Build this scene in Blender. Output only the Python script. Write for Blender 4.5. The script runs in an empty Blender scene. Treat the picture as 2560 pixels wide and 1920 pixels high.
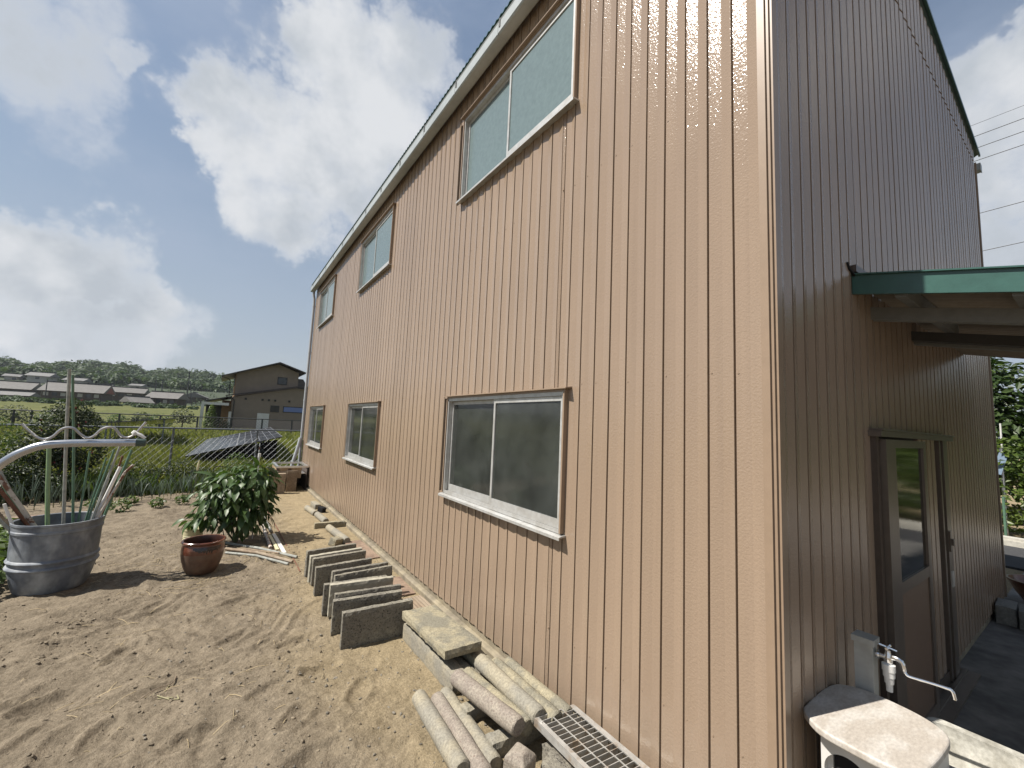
import bpy, math, random
import numpy as np
from mathutils import Matrix, Vector

random.seed(7)
rng = np.random.default_rng(11)
SC = bpy.context.scene
COL = SC.collection

# ------------------------------------------------------------------ camera
CAM = Vector((-2.0, -0.8554, 1.7554))
yaw, pitch, roll = 0.6043, 0.1003, 0.0448
F = Vector((math.sin(yaw) * math.cos(pitch), math.cos(yaw) * math.cos(pitch), math.sin(pitch)))
r_ = Vector((math.cos(yaw), -math.sin(yaw), 0))
u_ = r_.cross(F)
RR = r_ * math.cos(roll) + u_ * math.sin(roll)
UU = -r_ * math.sin(roll) + u_ * math.cos(roll)
cd = bpy.data.cameras.new('camera')
cd.sensor_fit = 'HORIZONTAL'
cd.sensor_width = 36
cd.lens = 1037.95 / 2560 * 36
cd.clip_start = 0.05
cd.clip_end = 6000
cam = bpy.data.objects.new('camera', cd)
COL.objects.link(cam)
cam.matrix_world = Matrix(((RR.x, UU.x, -F.x, CAM.x), (RR.y, UU.y, -F.y, CAM.y), (RR.z, UU.z, -F.z, CAM.z), (0, 0, 0, 1)))
SC.camera = cam

# ------------------------------------------------------------------ light
SUN = Vector((-1.0, 0.293, 1.434)).normalized()
SUN_EL = math.asin(SUN.z)
SUN_AZ = math.atan2(SUN.x, SUN.y)
sl = bpy.data.lights.new('sun', 'SUN')
sl.energy = 5.0
sl.angle = math.radians(0.53)
sl.color = (1.0, 0.945, 0.87)
so = bpy.data.objects.new('sun', sl)
COL.objects.link(so)
so.rotation_euler = SUN.to_track_quat('Z', 'Y').to_euler()
so.location = (-8, 3, 12)

SC.view_settings.view_transform = 'Standard'
SC.view_settings.look = 'None'
SC.view_settings.gamma = 1
SC.view_settings.use_curve_mapping = False
SC.view_settings.exposure = 0.78
SC.cycles.max_bounces = 8
SC.cycles.transparent_max_bounces = 12
SC.cycles.sample_clamp_indirect = 6.0
SC.cycles.use_denoising = True

world = bpy.data.worlds.new('World')
SC.world = world
world.use_nodes = True
wt = world.node_tree
wt.nodes.clear()


def nd(nt, typ, **kw):
    n = nt.nodes.new(typ)
    for k, v in kw.items():
        setattr(n, k, v)
    return n


def sock(nt, s, v):
    if hasattr(v, 'is_linked') or hasattr(v, 'links'):
        nt.links.new(v, s)
    else:
        s.default_value = v


def vmath(nt, op, a, b=None):
    n = nd(nt, 'ShaderNodeVectorMath', operation=op)
    sock(nt, n.inputs[0], a)
    if b is not None:
        sock(nt, n.inputs[1 if op != 'SCALE' else 3], b)
    return n.outputs['Value'] if op in ('DOT_PRODUCT', 'LENGTH') else n.outputs[0]


def fmath(nt, op, a, b=None, c=None, clamp=False):
    n = nd(nt, 'ShaderNodeMath', operation=op, use_clamp=clamp)
    sock(nt, n.inputs[0], a)
    if b is not None:
        sock(nt, n.inputs[1], b)
    if c is not None:
        sock(nt, n.inputs[2], c)
    return n.outputs[0]


def mrange(nt, v, a, b, c=0.0, d=1.0, smooth=False):
    n = nd(nt, 'ShaderNodeMapRange')
    if smooth:
        n.interpolation_type = 'SMOOTHSTEP'
    sock(nt, n.inputs[0], v)
    for i, x in enumerate((a, b, c, d)):
        sock(nt, n.inputs[i + 1], x)
    return n.outputs[0]


def mixc(nt, f, a, b, blend='MIX'):
    n = nd(nt, 'ShaderNodeMix', data_type='RGBA', blend_type=blend)
    sock(nt, n.inputs[0], f)
    for s, v in ((n.inputs[6], a), (n.inputs[7], b)):
        if isinstance(v, (tuple, list)):
            v = tuple(v) + (1,) if len(v) == 3 else v
        sock(nt, s, v)
    return n.outputs[2]


def noise(nt, vec, scale, detail=4, rough=0.5, out='Fac', dist=0.0):
    n = nd(nt, 'ShaderNodeTexNoise')
    if vec is not None:
        nt.links.new(vec, n.inputs['Vector'])
    n.inputs['Scale'].default_value = scale
    n.inputs['Detail'].default_value = detail
    n.inputs['Roughness'].default_value = rough
    n.inputs['Distortion'].default_value = dist
    return n.outputs[out]


def sky_world():
    nt = wt
    out = nd(nt, 'ShaderNodeOutputWorld')
    bg = nd(nt, 'ShaderNodeBackground')
    bg.inputs['Strength'].default_value = 0.058
    nt.links.new(bg.outputs[0], out.inputs[0])
    sky = nd(nt, 'ShaderNodeTexSky', sky_type='NISHITA')
    sky.sun_disc = False
    sky.sun_elevation = SUN_EL
    sky.sun_rotation = SUN_AZ
    sky.air_density = 1.3
    sky.dust_density = 0.5
    sky.ozone_density = 1.5
    tc = nd(nt, 'ShaderNodeTexCoord')
    v = tc.outputs['Generated']
    # stretch so clouds flatten towards the horizon
    w1 = noise(nt, v, 3.6, 6, 0.60, 'Color')
    w2 = noise(nt, v, 13.0, 4, 0.62, 'Color')
    o1 = vmath(nt, 'SCALE', vmath(nt, 'SUBTRACT', w1, (0.5, 0.5, 0.5)), 0.30)
    o2 = vmath(nt, 'SCALE', vmath(nt, 'SUBTRACT', w2, (0.5, 0.5, 0.5)), 0.10)
    vw = vmath(nt, 'NORMALIZE', vmath(nt, 'ADD', vmath(nt, 'ADD', v, o1), o2))

    # cumulus masses: (direction azimuth deg from +Y towards +X, elevation deg, radius deg, weight)
    C = CLOUDS
    dens = None
    for az, el, rad, wgt in C:
        a, e, rd = math.radians(az), math.radians(el), math.radians(rad)
        c = (math.sin(a) * math.cos(e), math.cos(a) * math.cos(e), math.sin(e))
        d = vmath(nt, 'DOT_PRODUCT', vw, c)
        m = mrange(nt, d, math.cos(rd * 1.15), math.cos(rd * 0.30), 0.0, wgt, True)
        dens = m if dens is None else fmath(nt, 'MAXIMUM', dens, m)
    fine = noise(nt, v, 6.5, 8, 0.62)
    fine2 = noise(nt, v, 22.0, 5, 0.65)
    d = fmath(nt, 'ADD', dens, fmath(nt, 'MULTIPLY', fmath(nt, 'SUBTRACT', fine, 0.5), 1.15))
    d = fmath(nt, 'ADD', d, fmath(nt, 'MULTIPLY', fmath(nt, 'SUBTRACT', fine2, 0.5), 0.30))
    alpha = mrange(nt, d, 0.20, 1.0, 0, 1, True)
    # thin veil between the masses
    veil = noise(nt, vmath(nt, 'MULTIPLY', v, (1.0, 1.0, 2.2)), 2.1, 5, 0.6)
    veil = mrange(nt, veil, 0.38, 0.75, 0.14, 0.62, True)
    alpha2 = fmath(nt, 'MAXIMUM', alpha, veil)
    # thick parts are greyer underneath, rims are bright
    shade = mrange(nt, d, 0.55, 1.02, 0, 1, True)
    sh2 = noise(nt, vmath(nt, 'ADD', v, (0.02, 0.0, 0.05)), 4.2, 5, 0.58)
    shade = fmath(nt, 'MULTIPLY', shade, mrange(nt, sh2, 0.38, 0.60, 0.15, 1.0, True))
    ccol = mixc(nt, shade, (7.9, 8.05, 8.3), (5.0, 5.45, 6.0))
    thin = mixc(nt, alpha, (4.0, 4.75, 6.1), ccol)
    sep = nd(nt, 'ShaderNodeSeparateXYZ')
    nt.links.new(v, sep.inputs[0])
    skyc = mixc(nt, 1.0, sky.outputs[0], (1.0, 1.02, 1.0), 'MULTIPLY')
    # pale summer air low over the horizon
    hz = fmath(nt, 'POWER', fmath(nt, 'SUBTRACT', 1.0, fmath(nt, 'ABSOLUTE', sep.outputs[2]), clamp=True), 2.2)
    skyc = mixc(nt, fmath(nt, 'MULTIPLY', hz, 0.95), skyc, (4.6, 4.95, 5.6))
    col = mixc(nt, alpha2, skyc, thin)
    nt.links.new(col, bg.inputs['Color'])


CLOUDS = [
    # big cumulus over the roof line
    (7.5, 40.4, 9, 1), (16.7, 42.5, 7, 1), (0.2, 30.7, 8, 1), (8.2, 31.2, 9, 1), (14.7, 36.3, 8, 1), (-2.6, 27.1, 4, 1), (4.3, 24.2, 6, .9), (12.8, 24.3, 7, .7), (21.5, 40.9, 4, .8),
    # low cumulus on the left
    (-16.2, 13.0, 5, 1), (-12.6, 12.5, 6, 1), (-8.7, 11.3, 4, .9), (-14.7, 8.0, 8, .8), (-9.3, 7.6, 6, .7), (-5.7, 9.5, 4, .6),
    # torn cloud, top left
    (-17.7, 28.5, 8, .75), (-15.1, 27.3, 5, .7), (-14.4, 33.4, 4, .7), (-11.1, 31.3, 2.5, .75), (-16.5, 23.6, 6, .6),
    # right behind the gable
    (87, 31.5, 5, 1), (86, 26.5, 6, .95), (86.8, 23.7, 6, .9), (86, 16.7, 5, .9),
    # the rest of the sky, not in view
    (62, 62, 11, .8), (120, 38, 10, .9), (150, 22, 11, .9), (182, 48, 12, .8), (205, 20, 10, .9), (236, 42, 11, .9), (262, 22, 10, .9), (312, 26, 10, .9), (55, 18, 8, .8), (108, 14, 8, .8),
]
sky_world()
world.cycles.sampling_method = 'MANUAL'
world.cycles.sample_map_resolution = 256

# ------------------------------------------------------------------ helpers
def tag(o, label=None, cat=None, group=None, kind=None):
    if label:
        o['label'] = label
    if cat:
        o['category'] = cat
    if group:
        o['group'] = group
    if kind:
        o['kind'] = kind
    return o


def empty(name, loc, label=None, cat=None, group=None):
    o = bpy.data.objects.new(name, None)
    COL.objects.link(o)
    o.location = loc
    o.empty_display_size = 0.1
    return tag(o, label, cat, group)


def woff(o):
    v = Vector((0, 0, 0))
    while o is not None:
        v += o.location
        o = o.parent
    return v


def mk(name, V, Fc, mat, parent=None, smooth=False, loc=None):
    """one mesh object; V in world space; its origin goes to loc (top-level) or rides on the parent"""
    V = np.asarray(V, dtype=float).reshape(-1, 3)
    base = Vector(loc) if loc is not None else Vector((0, 0, 0))
    o_ = base if parent is None else woff(parent)
    V = V - np.array(o_)
    me = bpy.data.meshes.new(name)
    me.from_pydata(V.tolist(), [], [list(map(int, f)) for f in Fc])
    me.update()
    if smooth is True:
        me.polygons.foreach_set('use_smooth', [True] * len(me.polygons))
    me.materials.append(mat)
    ob = bpy.data.objects.new(name, me)
    COL.objects.link(ob)
    if parent is not None:
        ob.parent = parent
    else:
        ob.location = base
    if smooth == 'auto':
        me.polygons.foreach_set('use_smooth', [True] * len(me.polygons))
        me.set_sharp_from_angle(angle=math.radians(35))
    return ob


class MB:
    def __init__(self):
        self.V = []
        self.F = []

    def add(self, V, Fc):
        b = len(self.V)
        self.V += [tuple(map(float, v)) for v in V]
        self.F += [tuple(i + b for i in f) for f in Fc]
        return self

    def box(self, x0, x1, y0, y1, z0, z1):
        V = [(x, y, z) for z in (z0, z1) for y in (y0, y1) for x in (x0, x1)]
        return self.add(V, [(0, 2, 3, 1), (4, 5, 7, 6), (0, 1, 5, 4), (2, 6, 7, 3), (0, 4, 6, 2), (1, 3, 7, 5)])

    def prism(self, poly, a0, a1, axis='z'):
        """poly in the two other axes (x,y for z; x,z for y; y,z for x)"""
        n = len(poly)
        V = []
        for a in (a0, a1):
            for p, q in poly:
                V.append({'z': (p, q, a), 'y': (p, a, q), 'x': (a, p, q)}[axis])
        Fc = [tuple(range(n))[::-1], tuple(range(n, 2 * n))]
        Fc += [(i, (i + 1) % n, n + (i + 1) % n, n + i) for i in range(n)]
        return self.add(V, Fc)

    def tube(self, pts, rad, n=8, cap=True):
        pts = [Vector(p) for p in pts]
        m = len(pts)
        rads = rad if isinstance(rad, (list, tuple)) else [rad] * m
        V, Fc = [], []
        ref = None
        for i, p in enumerate(pts):
            t = (pts[min(i + 1, m - 1)] - pts[max(i - 1, 0)]).normalized()
            if ref is None:
                ref = t.orthogonal().normalized()
            else:
                ref = (ref - t * ref.dot(t)).normalized()
            b = t.cross(ref)
            for k in range(n):
                a = 2 * math.pi * k / n
                V.append(p + (ref * math.cos(a) + b * math.sin(a)) * rads[i])
        for i in range(m - 1):
            for k in range(n):
                Fc.append((i * n + k, i * n + (k + 1) % n, (i + 1) * n + (k + 1) % n, (i + 1) * n + k))
        if cap:
            Fc.append(tuple(range(n))[::-1])
            Fc.append(tuple(range((m - 1) * n, m * n)))
        return self.add(V, Fc)

    def lathe(self, prof, n=32, c=(0, 0, 0), wob=0.0, cap=True):
        V, Fc = [], []
        ph = random.random() * 6
        for r, z in prof:
            for k in range(n):
                a = 2 * math.pi * k / n
                rr = r * (1 + wob * math.sin(2 * a + ph) + wob * 0.5 * math.sin(3 * a + ph * 2))
                V.append((c[0] + rr * math.cos(a), c[1] + rr * math.sin(a), c[2] + z))
        m = len(prof)
        for i in range(m - 1):
            for k in range(n):
                Fc.append((i * n + k, i * n + (k + 1) % n, (i + 1) * n + (k + 1) % n, (i + 1) * n + k))
        if cap and prof[0][0] > 1e-5:
            Fc.append(tuple(range(n))[::-1])
        if cap and prof[-1][0] > 1e-5:
            Fc.append(tuple(range((m - 1) * n, m * n)))
        return self.add(V, Fc)

    def xf(self, M):
        self.V = [tuple(M @ Vector(v)) for v in self.V]
        return self

    def mk(self, name, mat, parent=None, smooth=False, loc=None):
        return mk(name, self.V, self.F, mat, parent, smooth, loc)


def rough_box(lx, ly, lz, seg=0.03, amp=0.0014, bev=0.006, seed=0):
    """a cast stone piece: rounded box with slightly uneven faces and worn edges, centred on x,y, base at z=0"""
    rg = np.random.default_rng(seed)
    nx, ny, nz = [max(2, int(round(l / seg))) for l in (lx, ly, lz)]
    nx, ny, nz = min(nx, 24), min(ny, 24), min(nz, 12)
    idx = {}
    V, Fc = [], []

    def vid(i, j, k):
        if (i, j, k) not in idx:
            idx[(i, j, k)] = len(V)
            V.append([(i / nx - .5) * lx, (j / ny - .5) * ly, k / nz * lz])
        return idx[(i, j, k)]
    for i in range(nx):
        for j in range(ny):
            Fc.append((vid(i, j, 0), vid(i, j + 1, 0), vid(i + 1, j + 1, 0), vid(i + 1, j, 0)))
            Fc.append((vid(i, j, nz), vid(i + 1, j, nz), vid(i + 1, j + 1, nz), vid(i, j + 1, nz)))
    for i in range(nx):
        for k in range(nz):
            Fc.append((vid(i, 0, k), vid(i + 1, 0, k), vid(i + 1, 0, k + 1), vid(i, 0, k + 1)))
            Fc.append((vid(i, ny, k), vid(i, ny, k + 1), vid(i + 1, ny, k + 1), vid(i + 1, ny, k)))
    for j in range(ny):
        for k in range(nz):
            Fc.append((vid(0, j, k), vid(0, j, k + 1), vid(0, j + 1, k + 1), vid(0, j + 1, k)))
            Fc.append((vid(nx, j, k), vid(nx, j + 1, k), vid(nx, j + 1, k + 1), vid(nx, j, k + 1)))
    V = np.array(V)
    ec = (np.abs(np.abs(V[:, 0]) - lx / 2) < 1e-6).astype(int) + (np.abs(np.abs(V[:, 1]) - ly / 2) < 1e-6) + (np.minimum(V[:, 2], lz - V[:, 2]) < 1e-6)
    ctr = np.array([0, 0, lz / 2])
    d = V - ctr
    s = np.sign(d)
    on = np.stack([np.abs(np.abs(V[:, 0]) - lx / 2) < 1e-6, np.abs(np.abs(V[:, 1]) - ly / 2) < 1e-6, np.minimum(V[:, 2], lz - V[:, 2]) < 1e-6], 1)
    b = bev * (0.7 + 0.9 * rg.random(len(V)))
    V -= s * on * (b * (ec >= 2) * 0.8)[:, None]
    V += rg.normal(0, amp, V.shape) * 0.6
    return V, Fc


def place(V, loc=(0, 0, 0), rz=0, rx=0, ry=0):
    M = Matrix.Translation(loc) @ Matrix.Rotation(rz, 4, 'Z') @ Matrix.Rotation(ry, 4, 'Y') @ Matrix.Rotation(rx, 4, 'X')
    A = np.array(M)
    V = np.asarray(V, float)
    return V @ A[:3, :3].T + A[:3, 3]


def copy_tree(o, parent=None):
    c = o.copy()
    COL.objects.link(c)
    c.parent = parent
    for ch in list(o.children):
        copy_tree(ch, c)
    return c


# numpy value noise
_perm = rng.random((256, 256))


def vnoise(x, y):
    xi, yi = np.floor(x).astype(int), np.floor(y).astype(int)
    xf, yf = x - xi, y - yi
    u, v = xf * xf * (3 - 2 * xf), yf * yf * (3 - 2 * yf)
    g = lambda a, b: _perm[a & 255, b & 255]
    return (g(xi, yi) * (1 - u) + g(xi + 1, yi) * u) * (1 - v) + (g(xi, yi + 1) * (1 - u) + g(xi + 1, yi + 1) * u) * v - 0.5


def fbm(x, y, oct=4, gain=0.5):
    s, a, t = 0, 1.0, 0
    for i in range(oct):
        s = s + a * vnoise(x * 2 ** i + 17.3 * i, y * 2 ** i + 5.1 * i)
        t += a
        a *= gain
    return s / t


# ------------------------------------------------------------------ materials
def mat(name, col, rough=0.6, metal=0.0, spec=0.5, col2=None, mixscale=4.0, mixlo=0.4, mixhi=0.65, var=0.12, vscale=18.0,
        bump=0.0, bscale=60.0, bdist=0.002, bdetail=2, coat=0.0, stretch=None, speck=None, speckscale=220.0, speckthr=0.62, island=0.0, coords='pos'):
    AL = 0.84 if metal < 0.5 else 1.0
    col = tuple(c * AL for c in col)
    col2 = tuple(c * AL for c in col2) if col2 else None
    m = bpy.data.materials.new(name)
    m.use_nodes = True
    nt = m.node_tree
    p = nt.nodes['Principled BSDF']
    if coords == 'pos':
        v = nd(nt, 'ShaderNodeNewGeometry').outputs['Position']
    else:
        v = nd(nt, 'ShaderNodeTexCoord').outputs['Object']
    if stretch:
        v = vmath(nt, 'MULTIPLY', v, stretch)
    c = tuple(col) + (1,)
    cs = None
    if col2 is not None:
        f = mrange(nt, noise(nt, v, mixscale, 3, 0.6), mixlo, mixhi, 0, 1, True)
        cs = mixc(nt, f, col, col2)
    if var:
        f = mrange(nt, noise(nt, v, vscale, 3, 0.62), 0.3, 0.7, 1 - var, 1 + var)
        cs = vmath(nt, 'SCALE', cs if cs is not None else tuple(col), f)
    if island:
        g = nd(nt, 'ShaderNodeNewGeometry').outputs['Random Per Island']
        f = mrange(nt, g, 0, 1, 1 - island, 1 + island)
        cs = vmath(nt, 'SCALE', cs if cs is not None else tuple(col), f)
    if speck is not None:
        f = mrange(nt, noise(nt, v, speckscale, 2, 0.5), speckthr, speckthr + 0.06, 0, 1, True)
        cs = mixc(nt, f, cs if cs is not None else tuple(col), speck)
    if cs is None:
        p.inputs['Base Color'].default_value = c
    else:
        nt.links.new(cs, p.inputs['Base Color'])
    p.inputs['Roughness'].default_value = rough
    p.inputs['Metallic'].default_value = metal
    p.inputs['Specular IOR Level'].default_value = spec
    if coat:
        p.inputs['Coat Weight'].default_value = coat
        p.inputs['Coat Roughness'].default_value = 0.15
    if bump:
        b = nd(nt, 'ShaderNodeBump')
        b.inputs['Strength'].default_value = bump
        b.inputs['Distance'].default_value = bdist
        nt.links.new(noise(nt, v, bscale, bdetail, 0.6), b.inputs['Height'])
        nt.links.new(b.outputs[0], p.inputs['Normal'])
    return m


def leafmat(name, c1, c2, rough=0.45, trans=0.35, spec=0.4):
    m = bpy.data.materials.new(name)
    m.use_nodes = True
    nt = m.node_tree
    p = nt.nodes['Principled BSDF']
    out = nt.nodes['Material Output']
    g = nd(nt, 'ShaderNodeNewGeometry')
    f = g.outputs['Random Per Island']
    oi = nd(nt, 'ShaderNodeObjectInfo').outputs['Random']
    f = fmath(nt, 'FRACT', fmath(nt, 'ADD', f, oi))
    pn = noise(nt, g.outputs['Position'], 1.7, 3, 0.5)
    f = fmath(nt, 'ADD', fmath(nt, 'MULTIPLY', f, 0.65), mrange(nt, pn, 0.3, 0.7, 0, 0.35))
    col = mixc(nt, f, c1, c2)
    nt.links.new(col, p.inputs['Base Color'])
    p.inputs['Roughness'].default_value = rough
    p.inputs['Specular IOR Level'].default_value = spec
    t = nd(nt, 'ShaderNodeBsdfTranslucent')
    tc = mixc(nt, 1.0, col, (1.3, 1.5, 0.55), 'MULTIPLY')
    nt.links.new(tc, t.inputs['Color'])
    mx = nd(nt, 'ShaderNodeMixShader')
    mx.inputs[0].default_value = trans
    nt.links.new(p.outputs[0], mx.inputs[1])
    nt.links.new(t.outputs[0], mx.inputs[2])
    nt.links.new(mx.outputs[0], out.inputs[0])
    return m


def siding_mat():
    m = bpy.data.materials.new('siding_paint')
    m.use_nodes = True
    nt = m.node_tree
    p = nt.nodes['Principled BSDF']
    v = nd(nt, 'ShaderNodeNewGeometry').outputs['Position']
    big = noise(nt, v, 0.8, 5, 0.6)
    streak = noise(nt, vmath(nt, 'MULTIPLY', v, (14.0, 14.0, 0.5)), 1.0, 5, 0.6)
    c = mixc(nt, mrange(nt, big, 0.35, 0.65), (0.250, 0.186, 0.134), (0.269, 0.200, 0.143))
    c = vmath(nt, 'SCALE', c, mrange(nt, streak, 0.3, 0.7, 0.95, 1.05))
    oi = nd(nt, 'ShaderNodeObjectInfo').outputs['Random']
    c = vmath(nt, 'SCALE', c, mrange(nt, oi, 0, 1, 0.965, 1.03))
    # splash dirt low down
    sep = nd(nt, 'ShaderNodeSeparateXYZ')
    nt.links.new(v, sep.inputs[0])
    dn = noise(nt, v, 6.0, 6, 0.65)
    dirt = fmath(nt, 'MULTIPLY', mrange(nt, sep.outputs[2], 0.0, 0.30, 1, 0), mrange(nt, dn, 0.35, 0.7, 0.0, 0.55))
    c = mixc(nt, dirt, c, (0.22, 0.175, 0.125))
    nt.links.new(c, p.inputs['Base Color'])
    p.inputs['Roughness'].default_value = 0.14
    p.inputs['Specular IOR Level'].default_value = 0.5
    b = nd(nt, 'ShaderNodeBump')
    b.inputs['Strength'].default_value = 1.0
    b.inputs['Distance'].default_value = 0.0016
    nt.links.new(noise(nt, v, 95.0, 2, 0.5), b.inputs['Height'])
    b2 = nd(nt, 'ShaderNodeBump')
    b2.inputs['Strength'].default_value = 0.35
    b2.inputs['Distance'].default_value = 0.004
    nt.links.new(noise(nt, v, 3.0, 3, 0.5), b2.inputs['Height'])
    nt.links.new(b.outputs[0], b2.inputs['Normal'])
    nt.links.new(b2.outputs[0], p.inputs['Normal'])
    return m


def glass_mat(name, tint, dirt, dirtcol, rough, lo=0.9, hi=1.1, dscale=26.0):
    """dusty window glass: clear with a film of dust, reflecting at grazing angles"""
    m = bpy.data.materials.new(name)
    m.use_nodes = True
    nt = m.node_tree
    nt.nodes.remove(nt.nodes['Principled BSDF'])
    out = nt.nodes['Material Output']
    v = nd(nt, 'ShaderNodeNewGeometry').outputs['Position']
    tr = nd(nt, 'ShaderNodeBsdfTransparent')
    tr.inputs[0].default_value = tint + (1,)
    df = nd(nt, 'ShaderNodeBsdfDiffuse')
    df.inputs[0].default_value = dirtcol + (1,)
    mx = nd(nt, 'ShaderNodeMixShader')
    f = fmath(nt, 'MULTIPLY', mrange(nt, noise(nt, v, dscale, 5, 0.62), 0.3, 0.7, lo, hi), dirt)
    nt.links.new(f, mx.inputs[0])
    nt.links.new(tr.outputs[0], mx.inputs[1])
    nt.links.new(df.outputs[0], mx.inputs[2])
    gl = nd(nt, 'ShaderNodeBsdfGlossy')
    gl.inputs['Roughness'].default_value = rough
    b = nd(nt, 'ShaderNodeBump')
    b.inputs['Strength'].default_value = 0.25
    b.inputs['Distance'].default_value = 0.001
    nt.links.new(noise(nt, v, 60.0, 3, 0.5), b.inputs['Height'])
    nt.links.new(b.outputs[0], gl.inputs['Normal'])
    fr = nd(nt, 'ShaderNodeFresnel')
    fr.inputs[0].default_value = 1.5
    mx2 = nd(nt, 'ShaderNodeMixShader')
    nt.links.new(fmath(nt, 'MULTIPLY', fr.outputs[0], 1.2, clamp=True), mx2.inputs[0])
    nt.links.new(mx.outputs[0], mx2.inputs[1])
    nt.links.new(gl.outputs[0], mx2.inputs[2])
    nt.links.new(mx2.outputs[0], out.inputs[0])
    return m


def soil_mat():
    m = bpy.data.materials.new('soil_and_field')
    m.use_nodes = True
    nt = m.node_tree
    p = nt.nodes['Principled BSDF']
    v = nd(nt, 'ShaderNodeNewGeometry').outputs['Position']
    sep = nd(nt, 'ShaderNodeSeparateXYZ')
    nt.links.new(v, sep.inputs[0])
    X, Y = sep.outputs[0], sep.outputs[1]
    n1 = noise(nt, v, 0.9, 6, 0.6)
    n2 = noise(nt, v, 7.0, 8, 0.65)
    n3 = noise(nt, v, 60.0, 6, 0.7)
    c = mixc(nt, mrange(nt, n2, 0.35, 0.65), (0.150, 0.123, 0.088), (0.218, 0.180, 0.130))
    patch = fmath(nt, 'MULTIPLY', mrange(nt, noise(nt, v, 1.5, 5, 0.65), 0.42, 0.62, 0, 1, True), mrange(nt, noise(nt, v, 13.0, 5, 0.7), 0.38, 0.60, 0, 1, True))
    c = mixc(nt, fmath(nt, 'MULTIPLY', patch, 0.65), c, (0.085, 0.068, 0.049))
    # pale dry sand along the wall
    ws = fmath(nt, 'ADD', X, fmath(nt, 'MULTIPLY', fmath(nt, 'SUBTRACT', n1, 0.5), 1.6))
    c = mixc(nt, mrange(nt, ws, -1.7, -0.6, 0, 0.9, True), c, mixc(nt, mrange(nt, n2, 0.35, 0.65), (0.215, 0.170, 0.102), (0.290, 0.232, 0.142)))
    c = vmath(nt, 'SCALE', c, mrange(nt, n3, 0.25, 0.75, 0.6, 1.35))
    # light grit
    gr = noise(nt, v, 130.0, 2, 0.5)
    c = mixc(nt, mrange(nt, gr, 0.68, 0.74, 0, 0.55, True), c, (0.33, 0.30, 0.245))
    # grass ground beyond the bed
    gy = fmath(nt, 'ADD', Y, fmath(nt, 'MULTIPLY', fmath(nt, 'SUBTRACT', n1, 0.5), 2.5))
    gcol = mixc(nt, mrange(nt, noise(nt, v, 0.35, 6, 0.65), 0.35, 0.65), (0.065, 0.078, 0.024), (0.125, 0.125, 0.045))
    gcol = vmath(nt, 'SCALE', gcol, mrange(nt, noise(nt, v, 3.0, 8, 0.7), 0.3, 0.7, 0.6, 1.35))
    c = mixc(nt, mrange(nt, gy, 11.2, 12.6, 0, 1, True), c, gcol)
    nt.links.new(c, p.inputs['Base Color'])
    p.inputs['Roughness'].default_value = 0.95
    p.inputs['Specular IOR Level'].default_value = 0.12
    b = nd(nt, 'ShaderNodeBump')
    b.inputs['Strength'].default_value = 0.9
    b.inputs['Distance'].default_value = 0.020
    h = fmath(nt, 'ADD', noise(nt, v, 38.0, 8, 0.68), fmath(nt, 'MULTIPLY', noise(nt, v, 150.0, 3, 0.6), 0.25))
    nt.links.new(h, b.inputs['Height'])
    nt.links.new(b.outputs[0], p.inputs['Normal'])
    return m


M = {}
M['siding'] = siding_mat()
M['trim'] = mat('trim_paint', (0.29, 0.21, 0.145), 0.35, var=0.05)
M['trim_dark'] = mat('dark_bronze_aluminium', (0.075, 0.055, 0.042), 0.4, var=0.1, spec=0.5)
M['bronze'] = mat('bronze_aluminium', (0.15, 0.12, 0.095), 0.35, metal=0.3, var=0.08)
M['panel'] = mat('brown_door_panel', (0.16, 0.105, 0.072), 0.45, var=0.08, bump=0.2, bscale=200)
M['alu'] = mat('window_aluminium', (0.56, 0.56, 0.54), 0.4, metal=0.4, var=0.08, vscale=25, col2=(0.48, 0.47, 0.44), mixscale=9)
M['frost'] = glass_mat('frosted_glass', (0.55, 0.62, 0.60), 0.80, (0.165, 0.22, 0.222), 0.18)
M['clear'] = glass_mat('dusty_clear_glass', (0.66, 0.72, 0.68), 0.105, (0.30, 0.33, 0.30), 0.04, 0.6, 1.45, 3.2)
M['doorglass'] = glass_mat('door_glass', (0.12, 0.13, 0.12), 0.10, (0.10, 0.11, 0.10), 0.03)
M['gutter'] = mat('grey_gutter', (0.40, 0.43, 0.43), 0.35, var=0.06, col2=(0.34, 0.37, 0.37), mixscale=2)
M['pipe_grey'] = mat('grey_plastic_pipe', (0.40, 0.42, 0.44), 0.4, var=0.08)
M['roof_green'] = mat('green_roof_paint', (0.042, 0.105, 0.088), 0.28, var=0.15, vscale=9, bump=0.3, bscale=40)
M['roof_dark'] = mat('dark_metal_roof', (0.045, 0.035, 0.03), 0.45, var=0.1)
M['concrete'] = mat('foundation_concrete', (0.225, 0.195, 0.145), 0.9, var=0.25, vscale=9, col2=(0.29, 0.25, 0.175), mixscale=3, bump=0.5, bscale=120, spec=0.2)
M['apron'] = mat('dark_concrete_apron', (0.155, 0.15, 0.14), 0.9, var=0.3, vscale=6, col2=(0.21, 0.20, 0.185), mixscale=1.7, bump=0.5, bscale=150, spec=0.2)
M['paver'] = mat('exposed_aggregate_paver', (0.19, 0.175, 0.145), 0.93, col2=(0.26, 0.24, 0.19), mixscale=5, var=0.28, vscale=55, bump=1.0, bscale=95, bdist=0.006, speck=(0.06, 0.055, 0.048), speckscale=75, speckthr=0.60, spec=0.2)
M['paver_pale'] = mat('pale_cement_paver', (0.37, 0.345, 0.275), 0.93, var=0.15, vscale=20, bump=0.7, bscale=150, bdist=0.003, spec=0.2)
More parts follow.
